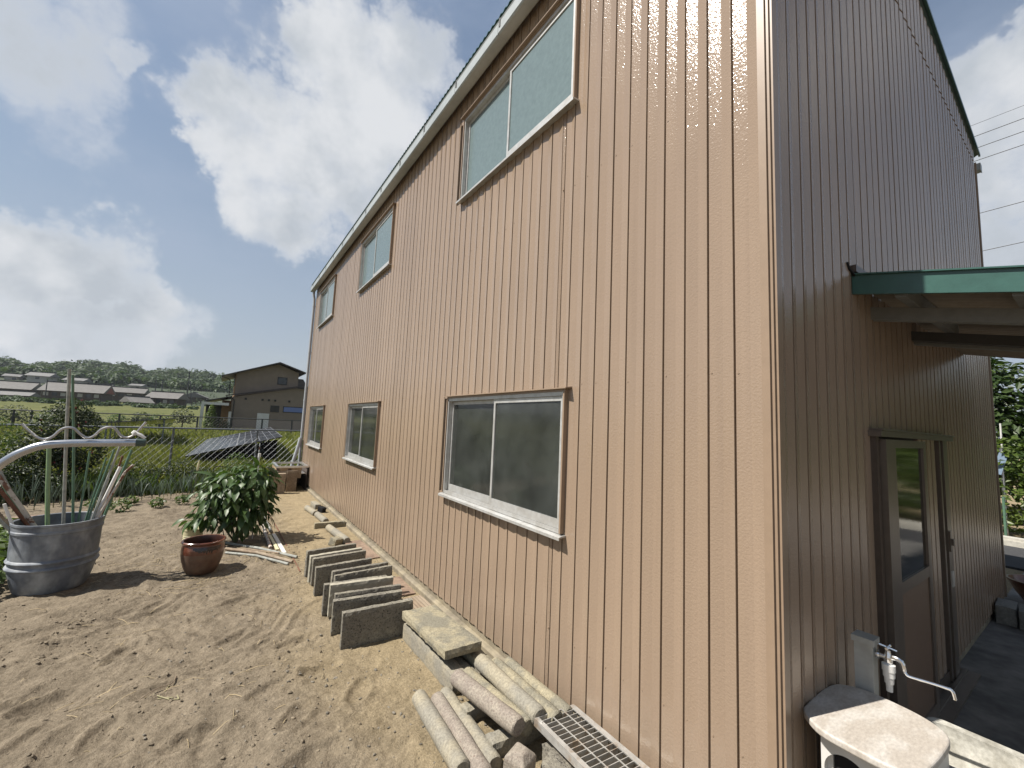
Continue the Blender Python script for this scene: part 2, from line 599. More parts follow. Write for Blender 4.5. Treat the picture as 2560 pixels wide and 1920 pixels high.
M['slab'] = mat('lichen_stained_slab', (0.31, 0.275, 0.19), 0.93, col2=(0.21, 0.195, 0.15), mixscale=6, mixlo=0.42, mixhi=0.6, var=0.25, vscale=70, bump=0.9, bscale=110, bdist=0.005, speck=(0.09, 0.08, 0.065), speckscale=95, speckthr=0.66, spec=0.2)
M['post'] = mat('cast_concrete_post', (0.255, 0.238, 0.195), 0.93, col2=(0.32, 0.285, 0.21), mixscale=4, var=0.25, vscale=70, bump=0.9, bscale=130, bdist=0.004, speck=(0.12, 0.105, 0.085), speckscale=140, speckthr=0.64, spec=0.2)
M['post_pink'] = mat('pinkish_concrete_post', (0.25, 0.215, 0.18), 0.93, col2=(0.30, 0.265, 0.215), mixscale=5, var=0.28, vscale=80, bump=0.9, bscale=130, bdist=0.004, speck=(0.15, 0.11, 0.09), speckscale=120, speckthr=0.62, spec=0.2)
M['grate'] = mat('galvanised_grating', (0.46, 0.45, 0.42), 0.5, metal=0.55, col2=(0.33, 0.26, 0.19), mixscale=11, mixlo=0.5, mixhi=0.72, var=0.15)
M['galv'] = mat('galvanised_pipe', (0.44, 0.45, 0.47), 0.25, metal=0.85, var=0.12, vscale=14, bump=0.15, bscale=30)
M['rod'] = mat('wavy_steel_rod', (0.42, 0.41, 0.40), 0.35, metal=0.8, var=0.2)
M['barrel'] = mat('weathered_grey_plastic', (0.125, 0.142, 0.17), 0.6, col2=(0.26, 0.28, 0.295), mixscale=5, mixlo=0.40, mixhi=0.68, var=0.25, vscale=11, stretch=(1, 1, 0.7), bump=0.2, bscale=20)
M['black'] = mat('black_parts_and_shade', (0.012, 0.012, 0.013), 0.85, var=0, spec=0.2)  # also paints the shade in the wash stand and below the solar array
M['pot'] = mat('glazed_brown_pot', (0.115, 0.036, 0.020), 0.3, col2=(0.165, 0.065, 0.036), mixscale=7, var=0.25, vscale=14, coat=0.4)
M['pot_drip'] = mat('dark_pot_glaze', (0.022, 0.013, 0.012), 0.25, var=0.2, coat=0.4)
M['pot_inner_shade'] = mat('shade_dark_inner_pot', (0.045, 0.018, 0.013), 0.35, var=0.2)  # colour darkened to stand for the shade inside the pot
M['pot_base'] = mat('unglazed_lower_pot', (0.135, 0.085, 0.056), 0.6, var=0.25, vscale=14, col2=(0.13, 0.065, 0.04), mixscale=9)
M['cream'] = mat('cream_plastic', (0.62, 0.58, 0.36), 0.5, var=0.08)
M['pole_green'] = mat('green_garden_pole', (0.20, 0.30, 0.15), 0.45, var=0.15)
M['pole_dkgreen'] = mat('dark_green_garden_pole', (0.10, 0.19, 0.125), 0.45, var=0.15)
M['pole_grey'] = mat('faded_grey_pole', (0.33, 0.335, 0.30), 0.5, col2=(0.24, 0.25, 0.22), mixscale=12, var=0.2)
M['pole_rust'] = mat('rusty_white_pole', (0.48, 0.43, 0.37), 0.5, col2=(0.15, 0.06, 0.03), mixscale=13, mixlo=0.52, mixhi=0.62, var=0.2)
M['rust'] = mat('rusted_steel', (0.16, 0.065, 0.035), 0.8, var=0.3, vscale=40)
M['wood'] = mat('weathered_wood', (0.23, 0.17, 0.115), 0.85, col2=(0.31, 0.25, 0.18), mixscale=6, var=0.25, vscale=30, stretch=(1, 0.2, 1), bump=0.4, bscale=60)
M['wood_red'] = mat('reddish_board', (0.20, 0.135, 0.095), 0.8, var=0.25, vscale=25, col2=(0.26, 0.185, 0.13), mixscale=4)
M['ply'] = mat('stained_plywood', (0.40, 0.28, 0.16), 0.85, col2=(0.09, 0.05, 0.03), mixscale=3.5, mixlo=0.5, mixhi=0.58, var=0.2)
M['ply_dark'] = mat('rotten_dark_board', (0.045, 0.03, 0.022), 0.9, var=0.3)
M['stainless'] = mat('stainless_sink', (0.66, 0.66, 0.65), 0.3, metal=0.9, var=0.1)
M['tile'] = mat('moulded_block', (0.34, 0.265, 0.185), 0.9, var=0.25, vscale=20, bump=0.6, bscale=70)
M['white'] = mat('white_paint', (0.66, 0.65, 0.62), 0.5, var=0.06, col2=(0.62, 0.61, 0.57), mixscale=4)
M['marble'] = mat('worn_marble_top', (0.43, 0.385, 0.33), 0.6, col2=(0.52, 0.485, 0.435), mixscale=7, var=0.16, vscale=45, stretch=(1.0, 2.2, 1.0), bump=0.25, bscale=160)
M['terrazzo'] = mat('terrazzo_basin', (0.30, 0.285, 0.24), 0.75, var=0.2, vscale=60, col2=(0.47, 0.455, 0.40), mixscale=9, bump=0.3, bscale=150)
M['chrome'] = mat('worn_chrome', (0.78, 0.78, 0.78), 0.16, metal=1.0, var=0.1)
M['hyd'] = mat('grey_plastic_standpipe', (0.42, 0.42, 0.39), 0.55, var=0.12, vscale=9, col2=(0.33, 0.33, 0.30), mixscale=7)
M['beam'] = mat('canopy_grey_beam', (0.19, 0.19, 0.175), 0.5, var=0.1)
M['beam_dark'] = mat('canopy_dark_beam', (0.06, 0.058, 0.055), 0.5, var=0.1)
M['sheet'] = mat('canopy_sheet_underside', (0.32, 0.27, 0.21), 0.6, var=0.12)
M['wire'] = mat('fence_wire', (0.24, 0.25, 0.26), 0.5, metal=0.4, var=0)
M['fpost'] = mat('fence_post_steel', (0.16, 0.175, 0.19), 0.45, metal=0.4, var=0.1)
M['fdark'] = mat('dark_fence_paint', (0.03, 0.032, 0.034), 0.5, var=0)
M['pv'] = mat('solar_cells', (0.022, 0.024, 0.032), 0.22, var=0.1, coat=0.5)
M['pvframe'] = mat('solar_frame', (0.22, 0.22, 0.23), 0.4, metal=0.5, var=0)
M['wall_brown'] = mat('brown_render', (0.235, 0.188, 0.148), 0.85, var=0.08, vscale=2)
M['wall_tan'] = mat('orange_tan_boards', (0.36, 0.215, 0.115), 0.8, var=0.1)
M['winblack'] = mat('black_window_frame', (0.015, 0.015, 0.016), 0.4, var=0)
M['winglass'] = mat('distant_window_glass', (0.045, 0.05, 0.052), 0.1, var=0.1)
M['winblue'] = mat('blue_blind_window', (0.14, 0.20, 0.42), 0.3, var=0.1)
M['tilegrey'] = mat('grey_roof_tiles', (0.135, 0.128, 0.118), 0.75, var=0.2, vscale=1.6, stretch=(1, 1, 3))
M['tilelight'] = mat('pale_roof_sheet', (0.16, 0.157, 0.15), 0.7, var=0.1, vscale=1.0)
M['oldwood'] = mat('old_dark_timber_wall', (0.075, 0.055, 0.042), 0.85, var=0.25, vscale=1.2)
M['oldred'] = mat('rust_red_gable_boards', (0.22, 0.07, 0.045), 0.85, var=0.2, vscale=1.0)
M['plaster'] = mat('pale_plaster', (0.42, 0.40, 0.36), 0.85, var=0.1, vscale=1.0)
M['bark'] = mat('bark', (0.10, 0.075, 0.05), 0.9, var=0.3, bump=0.5, bscale=30)
M['asphalt'] = mat('asphalt', (0.06, 0.06, 0.062), 0.9, var=0.25, vscale=30, spec=0.2)
M['kerb'] = mat('pale_kerb_concrete', (0.46, 0.44, 0.38), 0.9, var=0.15)
M['cblock'] = mat('grey_concrete_block', (0.20, 0.195, 0.175), 0.9, var=0.25, vscale=40, bump=0.6, bscale=110)
M['soil'] = soil_mat()
M['pebble'] = mat('pebbles', (0.17, 0.15, 0.118), 0.85, var=0.0, island=0.35)
M['clod'] = mat('soil_clods', (0.185, 0.15, 0.104), 0.95, var=0.3, vscale=90, island=0.25)
M['straw'] = mat('dry_straw', (0.36, 0.285, 0.165), 0.85, var=0.0, island=0.35)
M['pepper_leaf'] = leafmat('pepper_leaf', (0.026, 0.056, 0.014), (0.068, 0.115, 0.030), 0.46, 0.22, 0.5)
M['dark_leaf'] = leafmat('dark_shrub_leaf', (0.014, 0.026, 0.010), (0.045, 0.062, 0.024), 0.5, 0.18)
M['hedge_leaf'] = leafmat('hedge_leaf', (0.035, 0.070, 0.018), (0.095, 0.135, 0.04), 0.45, 0.3)
M['tree_leaf'] = leafmat('broadleaf_tree_leaf', (0.016, 0.036, 0.009), (0.058, 0.088, 0.022), 0.45, 0.2)
M['bright_leaf'] = leafmat('bright_shrub_leaf', (0.045, 0.08, 0.014), (0.125, 0.165, 0.038), 0.4, 0.35)
M['forest_leaf'] = leafmat('forest_leaf', (0.030, 0.052, 0.026), (0.070, 0.100, 0.045), 0.6, 0.2, 0.2)
M['onion'] = leafmat('onion_leaf', (0.055, 0.085, 0.058), (0.15, 0.195, 0.145), 0.4, 0.2)
M['grass'] = leafmat('field_grass_blade', (0.095, 0.115, 0.028), (0.235, 0.225, 0.07), 0.55, 0.3)
M['flower'] = mat('red_petals', (0.26, 0.03, 0.05), 0.6, var=0.0, island=0.3)
M['weed'] = leafmat('weed_leaf', (0.045, 0.075, 0.02), (0.105, 0.145, 0.045), 0.45, 0.3)
M['stem'] = mat('green_stem', (0.10, 0.12, 0.05), 0.6, var=0.2)
M['pale_stem'] = mat('pale_dry_stem', (0.33, 0.30, 0.17), 0.7, var=0.2)
M['tape'] = mat('white_tape', (0.76, 0.75, 0.72), 0.6, var=0.05)
M['cap'] = mat('dark_green_cap', (0.045, 0.075, 0.065), 0.5, var=0.1)
M['interior'] = mat('dark_interior', (0.10, 0.095, 0.085), 0.9, var=0.15, vscale=2)
M['floor_in'] = mat('interior_floor', (0.17, 0.16, 0.145), 0.8, var=0.15)
M['lath'] = mat('bare_timber', (0.36, 0.27, 0.17), 0.8, var=0.15)
M['decal'] = mat('teal_print', (0.10, 0.42, 0.33), 0.5, var=0)
M['mirror'] = mat('blue_grey_signback', (0.20, 0.27, 0.36), 0.35, var=0.1)

# ------------------------------------------------------------------ ground
G0 = -0.12


def ramp_np(v, a, b):
    t = np.clip((v - a) / (b - a), 0, 1)
    return t * t * (3 - 2 * t)


PRINTS = [(-1.55, 2.55, .5), (-1.30, 3.15, .3), (-1.75, 3.45, .7), (-2.15, 2.9, .2), (-2.45, 3.6, 1.0), (-1.45, 2.15, .9), (-1.95, 2.25, .4), (-1.22, 2.62, .2),
          (-2.75, 3.1, .6), (-2.9, 4.1, .1), (-1.7, 4.3, .5), (-2.35, 4.5, .9), (-1.4, 1.75, .2), (-2.4, 2.55, 1.3), (-1.05, 2.2, 1.1), (-3.2, 3.6, .4)]


def gz(x, y, fine=True):
    x = np.asarray(x, float)
    y = np.asarray(y, float)
    z = np.full(np.broadcast(x, y).shape, G0)
    z = z + 0.012 * np.clip(y - 11, 0, 34)
    z = z + 0.045 * np.clip(y - 50, 0, 120) * 0.62
    soil = (1 - ramp_np(x, -0.25, 0.0)) * (1 - ramp_np(y, 12, 14))
    away = 1 - ramp_np(x, -1.4, -0.5) * 0.75
    h = 0.075 * fbm(x * 0.9, y * 0.9, 2) * away
    h = h + 0.055 * fbm(x * 2.6 + 3, y * 2.6, 3) * away
    if fine:
        wx = fbm(x * 1.1 + 7, y * 1.1, 2) * 1.2
        u_s, v_s = x * .82 + y * .57 + wx, -x * .57 + y * .82 + wx
        h = h + 0.045 * fbm(u_s * 3.0, v_s * 9.0, 3) * away          # rake and drag marks
        h = h + 0.026 * fbm(u_s * 8.0 + 4, v_s * 22.0, 3) * away
        cl = np.clip(fbm(x * 19 + 2, y * 19, 3, 0.6) - 0.10, 0, 1)
        msk = ramp_np(fbm(x * 1.3 + 40, y * 1.3 + 8, 2), 0.0, 0.22)
        h = h + 0.10 * cl * msk * away
        h = h + 0.020 * fbm(x * 34, y * 34, 3, .65) * (0.4 + 0.6 * away)
        for px, py, a in PRINTS:
            ca, sa = math.cos(a), math.sin(a)
            u = ((x - px) * ca + (y - py) * sa) / 0.15
            v = (-(x - px) * sa + (y - py) * ca) / 0.065
            r2 = u * u + v * v
            h = h + (-0.024 * np.exp(-r2 ** 2 * 0.8) + 0.015 * np.exp(-((np.sqrt(r2) - 1.25) / 0.25) ** 2))
    z = z + h * soil
    low = ramp_np(x, -0.02, 0.08)
    z = z * (1 - low) + np.minimum(z, -0.24) * low * (y < 13) + z * low * (y >= 13)
    return z


def grid_axis(segs):
    a = [segs[0][0]]
    for s, e, d in segs:
        n = max(1, int(round((e - s) / d)))
        a += list(s + (e - s) * np.arange(1, n + 1) / n)
    return np.array(a)


gx = grid_axis([(-900, -120, 60), (-120, -30, 10), (-30, -9, 1.5), (-9, -4.2, .12), (-4.2, -3.0, .035), (-3.0, 0.12, .017), (.12, 14, 1.2), (14, 120, 12), (120, 900, 60)])
gy = grid_axis([(-500, -40, 40), (-40, -3, 4), (-3, 0.4, .2), (.4, 5.6, .018), (5.6, 9, .045), (9, 14, .12), (14, 60, 1.2), (60, 200, 8), (200, 1400, 70)])
GX, GY = np.meshgrid(gx, gy)
GZ = gz(GX, GY)
nx, ny = len(gx), len(gy)
ii = np.arange(nx * ny).reshape(ny, nx)
quads = np.stack([ii[:-1, :-1], ii[:-1, 1:], ii[1:, 1:], ii[1:, :-1]], -1).reshape(-1, 4)


def fastmesh(name, V, quads_, mat_, smooth=False, parent=None, loc=None):
    V = np.asarray(V, np.float32).reshape(-1, 3)
    if parent is not None:
        V = V - np.array(woff(parent), np.float32)
    elif loc is not None:
        V = V - np.array(loc, np.float32)
    q = np.asarray(quads_, np.int32)
    k = q.shape[1]
    me = bpy.data.meshes.new(name)
    me.vertices.add(len(V))
    me.vertices.foreach_set('co', V.ravel())
    me.loops.add(q.size)
    me.loops.foreach_set('vertex_index', q.ravel())
    me.polygons.add(len(q))
    me.polygons.foreach_set('loop_start', np.arange(0, q.size, k, dtype=np.int32))
    me.polygons.foreach_set('loop_total', np.full(len(q), k, np.int32))
    me.polygons.foreach_set('use_smooth', np.full(len(q), bool(smooth)))
    me.update(calc_edges=True)
    me.validate()
    me.materials.append(mat_)
    o = bpy.data.objects.new(name, me)
    COL.objects.link(o)
    if parent is not None:
        o.parent = parent
    elif loc is not None:
        o.location = loc
    return o


ground = fastmesh('ground', np.stack([GX, GY, GZ], -1), quads, M['soil'], True)
tag(ground, kind='structure')


def gzs(x, y):
    return float(gz(np.array([x]), np.array([y]), True)[0])


# paved side of the building
mb = MB().box(-0.06, 9.0, -9.0, 0.02, -0.22, -0.09)
tag(mb.mk('concrete_apron', M['apron']), kind='structure')
mb = MB().box(9.0, 11.25, -40, 40, -0.26, -0.205)
tag(mb.mk('road', M['asphalt']), kind='structure')
kerb = tag(MB().box(11.25, 11.30, -40, 40, -0.26, -0.10).mk('kerb', M['kerb']), kind='structure')
for k in range(30):
    y0 = -9 + k * 0.6
    MB().box(11.302, 11.52, y0 + .006, y0 + .594, -0.26, -0.045 + random.uniform(-.004, .004)).mk('kerb_stone', M['kerb'], kerb)

# ------------------------------------------------------------------ building
L, W = 12.45, 5.89
PIT = 0.1305
ZE = 5.62
bld = empty('metal_clad_building', (0, 0, G0), 'two storey building clad in beige brown ribbed metal with green roof', 'building')

WIN = []
for i, (a, b) in enumerate(((1.323, 3.156), (5.551, 7.395), (9.752, 11.566))):
    WIN.append((a, b, 1.043, 2.014, 'low', i))
    WIN.append((a, b, 4.229, 5.202, 'up', i))

# foundation with its ledge
MB().box(-0.002, W, 0.0, L, -0.35, -0.004).mk('foundation', M['concrete'], bld)
MB().prism([(-0.05, -0.35), (-0.05, -0.075), (-0.035, -0.062), (-0.004, -0.06), (-0.004, -0.35)], 0.05, L, 'y').mk('foundation_ledge', M['concrete'], bld)

# wall cores with openings
mb = MB()
ys = [0.06] + [v for a, b in ((1.323, 3.156), (5.551, 7.395), (9.752, 11.566)) for v in (a, b)] + [L]
for z0, z1, cut in ((-.002, 1.043, 0), (1.043, 2.014, 1), (2.014, 4.229, 0), (4.229, 5.202, 1), (5.202, ZE, 0)):
    if not cut:
        mb.box(0.0, 0.09, ys[0], L, z0, z1)
    else:
        for k in range(0, 8, 2):
            mb.box(0.0, 0.09, ys[k], ys[k + 1], z0, z1)
wall_l = mb.mk('long_wall', M['interior'], bld)
mb = MB()
mb.prism([(0.0, -.002), (W, -.002), (W, ZE), (W / 2, 6.10), (0.0, ZE)], 0.0, 0.058, 'y')
wall_g = mb.mk('gable_wall', M['interior'], bld)
MB().box(W - .09, W, 0.06, L - .06, -.002, ZE).mk('rear_side_wall', M['siding'], bld)
MB().prism([(0.091, -.002), (W - .091, -.002), (W - .091, ZE), (W / 2, 6.1), (0.091, ZE)], L - .06, L, 'y').mk('end_wall', M['siding'], bld)
MB().box(0.092, W - .092, 0.06, L - .06, -.002, 0.02).mk('interior_floor', M['floor_in'], bld)
MB().box(0.092, W - .092, 0.06, L - .06, 3.05, 3.2).mk('upper_floor', M['interior'], bld)

# ribbed siding: every strip is a piece of its own (unit height, scaled)
PROF = [(0.0, -0.007), (0.0075, -0.007), (0.0095, 0.0105), (0.020, 0.0095), (0.074, 0.0030), (0.1265, 0.0130), (0.1305, 0.0130)]


def strip_mesh(width, s0=None, s1=None):
    k = width / PIT
    V, Fc = [], []
    pf = [(s * k, o) for s, o in PROF]
    if s0 is not None:      # only the part of the profile between s0 and s1
        xs, os_ = [p[0] for p in pf], [p[1] for p in pf]
        pf = [(s0, float(np.interp(s0, xs, os_)))] + [p for p in pf if s0 < p[0] < s1] + [(s1, float(np.interp(s1, xs, os_)))]
    pf = pf + [(pf[-1][0], -0.010), (pf[0][0], -0.010)]
    n = len(pf)
    for z in (0, 1):
        for s, o in pf:
            V.append((s, o, z))          # x: along, y: outward, z: up
    for i in range(n):
        Fc.append((i, (i + 1) % n, n + (i + 1) % n, n + i))
    Fc.append(tuple(range(n))[::-1])
    Fc.append(tuple(range(n, 2 * n)))
    me = bpy.data.meshes.new('siding_strip')
    me.from_pydata(V, [], Fc)
    me.materials.append(M['siding'])
    return me


SM = strip_mesh(PIT)
SMa, SMb = strip_mesh(0.036), strip_mesh(PIT - 0.036)


def strip(me, parent, origin, xdir, ydir, z0, z1):
    o = bpy.data.objects.new('siding_strip', me)
    COL.objects.link(o)
    o.parent = parent
    rel = Vector(origin) - woff(parent)
    m = Matrix(((xdir[0], ydir[0], 0, rel.x), (xdir[1], ydir[1], 0, rel.y), (0, 0, z1 - z0, rel.z), (0, 0, 0, 1)))
    o.matrix_local = m
    return o


nst = int((L - 0.026) / PIT)
for k in range(nst):
    y1 = 0.026 + (k + 1) * PIT      # far edge (where the strip starts, running towards the camera)
    y0 = y1 - PIT
    segs = [(0.0, ZE)]
    for a, b, z0, z1, kind, i in WIN:
        if y1 > a - 0.005 and y0 < b + 0.005:
            ns = []
            for s0, s1 in segs:
                if z0 > s0 and z1 < s1:
                    ns += [(s0, z0 - .004), (z1 + .004, s1)]
                else:
                    ns.append((s0, s1))
            segs = ns
    jog = random.uniform(-.0012, .0012)
    for a, b, z0, z1, kind, i in WIN:            # slivers left beside a window
        for e, lo_, hi_ in ((a, y0, min(a - .004, y1)), (b, max(b + .004, y0), y1)):
            if y0 < e < y1 and hi_ - lo_ > .006:
                strip(strip_mesh(PIT, y1 - hi_, y1 - lo_), wall_l, (jog - .011, y1, z0 - .004), (0, -1), (-1, 0), z0 - .004, z1 + .004)
    for s0, s1 in segs:
        b0 = s0 + (random.uniform(-.003, .003) if s0 == 0 else 0)
        if k == 10:
            strip(SMa, wall_l, (jog - .011, y1, b0), (0, -1), (-1, 0), b0, s1)
            strip(SMb, wall_l, (jog - .011, y1 - .036, b0), (0, -1), (-1, 0), b0, s1)
        else:
            strip(SM, wall_l, (jog - .011, y1, b0), (0, -1), (-1, 0), b0, s1)

DX0, DX1, DZ = 1.25, 3.12, 1.83     # door set in the gable
ng = int((W - 0.05) / PIT)
for k in range(ng):
    x0 = 0.05 + k * PIT
    x1 = x0 + PIT
    zt = ZE + (min(x0, x1) if x0 < W / 2 else W - max(x0, x1)) * (6.10 - ZE) / (W / 2)
    lo = 0.0
    if x1 > DX0 and x0 < DX1 and not (2.22 < x0 and x1 < 2.86):
        lo = DZ + .004
    jog = random.uniform(-.001, .001)
    strip(SM, wall_g, (x1, jog - .011, lo), (-1, 0), (0, -1), lo, 5.470)
    strip(SM, wall_g, (x1, jog - .013, 5.486), (-1, 0), (0, -1), 5.486, max(zt, 5.55))

# screw heads in rows
mb = MB()
hexa = [(math.cos(a * math.pi / 3) * .0045, math.sin(a * math.pi / 3) * .0045) for a in range(6)]
for k in range(nst):
    yk = 0.026 + (k + 1) * PIT - 0.020
    for z in (0.38, 2.06, 3.56):
        zz = z + random.uniform(-.012, .012)
        if k > 40 or (random.random() < .15):
            continue
        if any(a - .06 < yk < b + .06 and z0 - .06 < zz < z1 + .06 for a, b, z0, z1, _, _ in WIN):
            continue
        mb.prism([(yk + p, zz + q) for p, q in hexa], -0.0225, -0.0145, 'x')
tag(mb.mk('siding_screws', M['trim'], bld), kind='stuff')

# corner trims
cp = [(-.026, .030), (-.026, -.004), (-.014, -.004), (-.014, -.018), (-.002, -.018), (-.002, -.030), (.048, -.030), (.048, -.002), (.0, -.002), (.0, .030)]
MB().prism(cp[::-1], -0.012, 5.68, 'z').mk('corner_trim', M['trim'], bld)
MB().box(-.022, .03, L - .02, L + .02, -0.01, 5.6).mk('corner_trim', M['trim'], bld)
MB().box(W - .02, W + .022, -.03, .03, -0.01, 5.5).mk('corner_trim', M['trim'], bld)

# windows
def window(a, b, z0, z1, kind):
    t = 0.017
    mb = MB()
    xo, xi = -0.056, 0.085
    mb.box(xo, xi, a - t + .006, a + .004, z0, z1)
    mb.box(xo, xi, b - .004, b + t - .006, z0, z1)
    mb.box(xo + .004, xi, a - t + .006, b + t - .006, z1, z1 + .022)
    w = mb.mk('window', M['trim'], bld)
    # head flashing, sloping out
    MB().prism([(0.0, z1 + .036), (-.078, z1 + .024), (-.078, z1 + .016), (0.0, z1 + .023)], a - .045, b + .045, 'y').mk('window_hood', M['trim'], w)
    # aluminium sill and tracks
    MB().prism([(0.09, z0 - .002), (-.06, z0 - .012), (-.082, z0 - .018), (-.082, z0 - .038), (-.076, z0 - .038), (-.074, z0 - .024), (0.09, z0 - .016)], a - .03, b + .03, 'y').mk('window_sill', M['alu'], w)
    mt = MB()
    for x in (-.036, -.004, .028):
        mt.box(x - .004, x + .004, a + .005, b - .005, z0 - .006, z0 + .022)
    mt.mk('window_track', M['alu'], w)
    # outer frame
    mf = MB()
    mf.box(-.044, .05, a + .005, a + .022, z0 + .0, z1 - .001)
    mf.box(-.044, .05, b - .022, b - .005, z0 + .0, z1 - .001)
    mf.box(-.044, .05, a + .0225, b - .0225, z1 - .030, z1 - .001)
    mf.mk('window_frame', M['alu'], w)
    mid = (a + b) / 2
    gm = M['frost'] if kind == 'up' else M['clear']
    for (ya, yb, xc) in ((a + .024, mid + .022, -.020), (mid - .022, b - .06 if False else b - .024, .012)):
        ms = MB()
        sw = .026
        zb, zt = z0 + .024, z1 - .032
        rb = .060
        ms.box(xc - .012, xc + .012, ya, ya + sw, zb, zt)
        ms.box(xc - .012, xc + .012, yb - sw, yb, zb, zt)
        ms.box(xc - .0115, xc + .0115, ya + sw, yb - sw, zb, zb + rb)
        ms.box(xc - .0115, xc + .0115, ya + sw, yb - sw, zt - .034, zt)
        ms.mk('sash', M['alu'], w)
        MB().box(xc - .002, xc + .002, ya + sw - .003, yb - sw + .003, zb + rb - .003, zt - .031).mk('pane', gm, w)
    return w


for a, b, z0, z1, kind, i in WIN:
    window(a, b, z0, z1, kind)

# things seen dimly behind the near lower window
bench = MB().box(0.30, .95, 2.35, 3.75, 1.18, 1.22).box(.32, .36, 2.37, 3.73, .45, 1.18).box(.32, .36, 2.37, 2.41, .02, .45).box(.89, .93, 2.37, 2.41, .02, 1.18).box(.32, .36, 3.69, 3.73, .02, .45).box(.89, .93, 3.69, 3.73, .02, 1.18)
tag(bench.mk('work_bench', M['white'], loc=(.75, 3, .02)), 'pale bench seen dimly through the near ground floor window', 'bench')
brace = MB().tube([(0.5, 1.25, 0.02), (0.62, 2.7, 1.9)], .022, 6)
tag(brace.mk('leaning_timber', M['lath'], loc=(.5, 1.25, .02)), 'bare timber leaning behind the near ground floor window', 'timber')

# roof: two corrugated slopes, ridge, verge
def corr_slope(x_e, z_e, x_r, z_r, y0, y1, pitch=.076, amp=.009):
    n = int((y1 - y0) / pitch * 6)
    V, Fc = [], []
    for i in range(n + 1):
        y = y0 + (y1 - y0) * i / n
        dz = amp * math.sin((y - y0) / pitch * 2 * math.pi)
        for th in (0.0, -0.006):
            V.append((x_e, y, z_e + dz + th))
            V.append((x_r, y, z_r + dz + th))
    for i in range(n):
        b = i * 4
        Fc += [(b, b + 4, b + 5, b + 1), (b + 2, b + 3, b + 7, b + 6), (b, b + 2, b + 6, b + 4), (b + 1, b + 5, b + 7, b + 3)]
    return V, Fc


sl_ = (6.10 - ZE) / (W / 2)
roof = MB()
roof.add(*corr_slope(-0.180, ZE + .062 - .180 * sl_, W / 2, 6.175, -.050, L + .05))
rf = roof.mk('roof', M['roof_green'], bld, smooth='auto')
MB().add(*corr_slope(W + 0.155, ZE + .075 - .155 * sl_, W / 2, 6.175, -.050, L + .05)).mk('roof_sheet', M['roof_green'], rf, smooth='auto')
MB().prism([(W / 2 - .2, 6.165), (W / 2, 6.205), (W / 2 + .2, 6.165), (W / 2, 6.21)], -.13, L + .13, 'y').mk('ridge_cap', M['roof_green'], rf)
for xe, sg in ((-0.16, 1), (W + .16, -1)):
    z_e = ZE + .075 - .16 * sl_
    for yv in (-.056, L + .05):
        P_ = [(xe, z_e + .012), (W / 2, 6.188), (W / 2, 6.152), (xe, z_e - .024)]
        MB().prism(P_ if sg > 0 else P_[::-1], yv, yv + .018, 'y').mk('verge_flashing', M['roof_green'], rf)
MB().box(-.135, -.001, -.02, L, ZE - .005, ZE + .012).mk('eave_soffit', M['gutter'], rf)

# gutters
def gutter(xs, y0, y1, name='gutter'):
    o = []
    x_in, x_out, zb, zt = xs
    s = 1 if x_out > x_in else -1
    P_ = [(x_in, zt), (x_in, zb + .01), (x_in + s * .012, zb), (x_out - s * .012, zb), (x_out, zb + .014), (x_out, zt - .012), (x_out + s * .006, zt), (x_out - s * .006, zt), (x_out - s * .006, zb + .016), (x_in + s * .008, zb + .016), (x_in + s * .006, zt)]
    if s > 0:
        P_ = P_[::-1]
    g = MB().prism(P_, y0, y1, 'y').mk(name, M['gutter'], bld)
    for ye in (y0, y1):
        MB().box(min(x_in, x_out) - .003, max(x_in, x_out) + .003, ye - .003, ye + .003, zb - .003, zt + .001).mk('end_cap', M['gutter'], g)
    return g


gt = gutter((-.062, -.182, 5.462, 5.594), -.10, L + .10)
y = 0.45
while y < L:
    MB().box(-.187, -.1825, y - .010, y + .010, 5.520, 5.609).box(-.187, -.05, y - .010, y + .010, 5.6092, 5.614).mk('gutter_bracket', M['beam_dark'], gt)
    if True:
        MB().prism([(-.0595, 5.4605), (-.1845, 5.4605), (-.1845, 5.588), (-.181, 5.588), (-.181, 5.464), (-.0595, 5.464)], y + .03, y + .036, 'y').mk('gutter_joint', M['gutter'], gt)
    y += 0.9
gutter((W + .03, W + .135, 5.40, 5.50), -.06, L)

# downpipe at the far corner with its elbow and a second drain at the foot
dp = MB().tube([(-.10, L + .035, 5.47), (-.10, L + .035, 5.36), (-.07, L + .035, 5.24), (-.065, L + .035, 5.1), (-.065, L + .035, .75), (-.07, L + .03, -.1)], .036, 14).mk('downpipe', M['pipe_grey'], bld, smooth='auto')
for z in (5.0, 3.6, 2.2, 0.9):
    MB().tube([(-.065, L + .035, z), (-.065, L + .035, z + .05)], .041, 14).mk('pipe_clip', M['pipe_grey'], dp, smooth='auto')
MB().tube([(-.095, L - .02, 1.15), (-.13, L - .03, .95), (-.25, L - .05, .40), (-.30, L - .06, -.05)], .045, 12).mk('drain_branch', M['pipe_grey'], dp, smooth='auto')

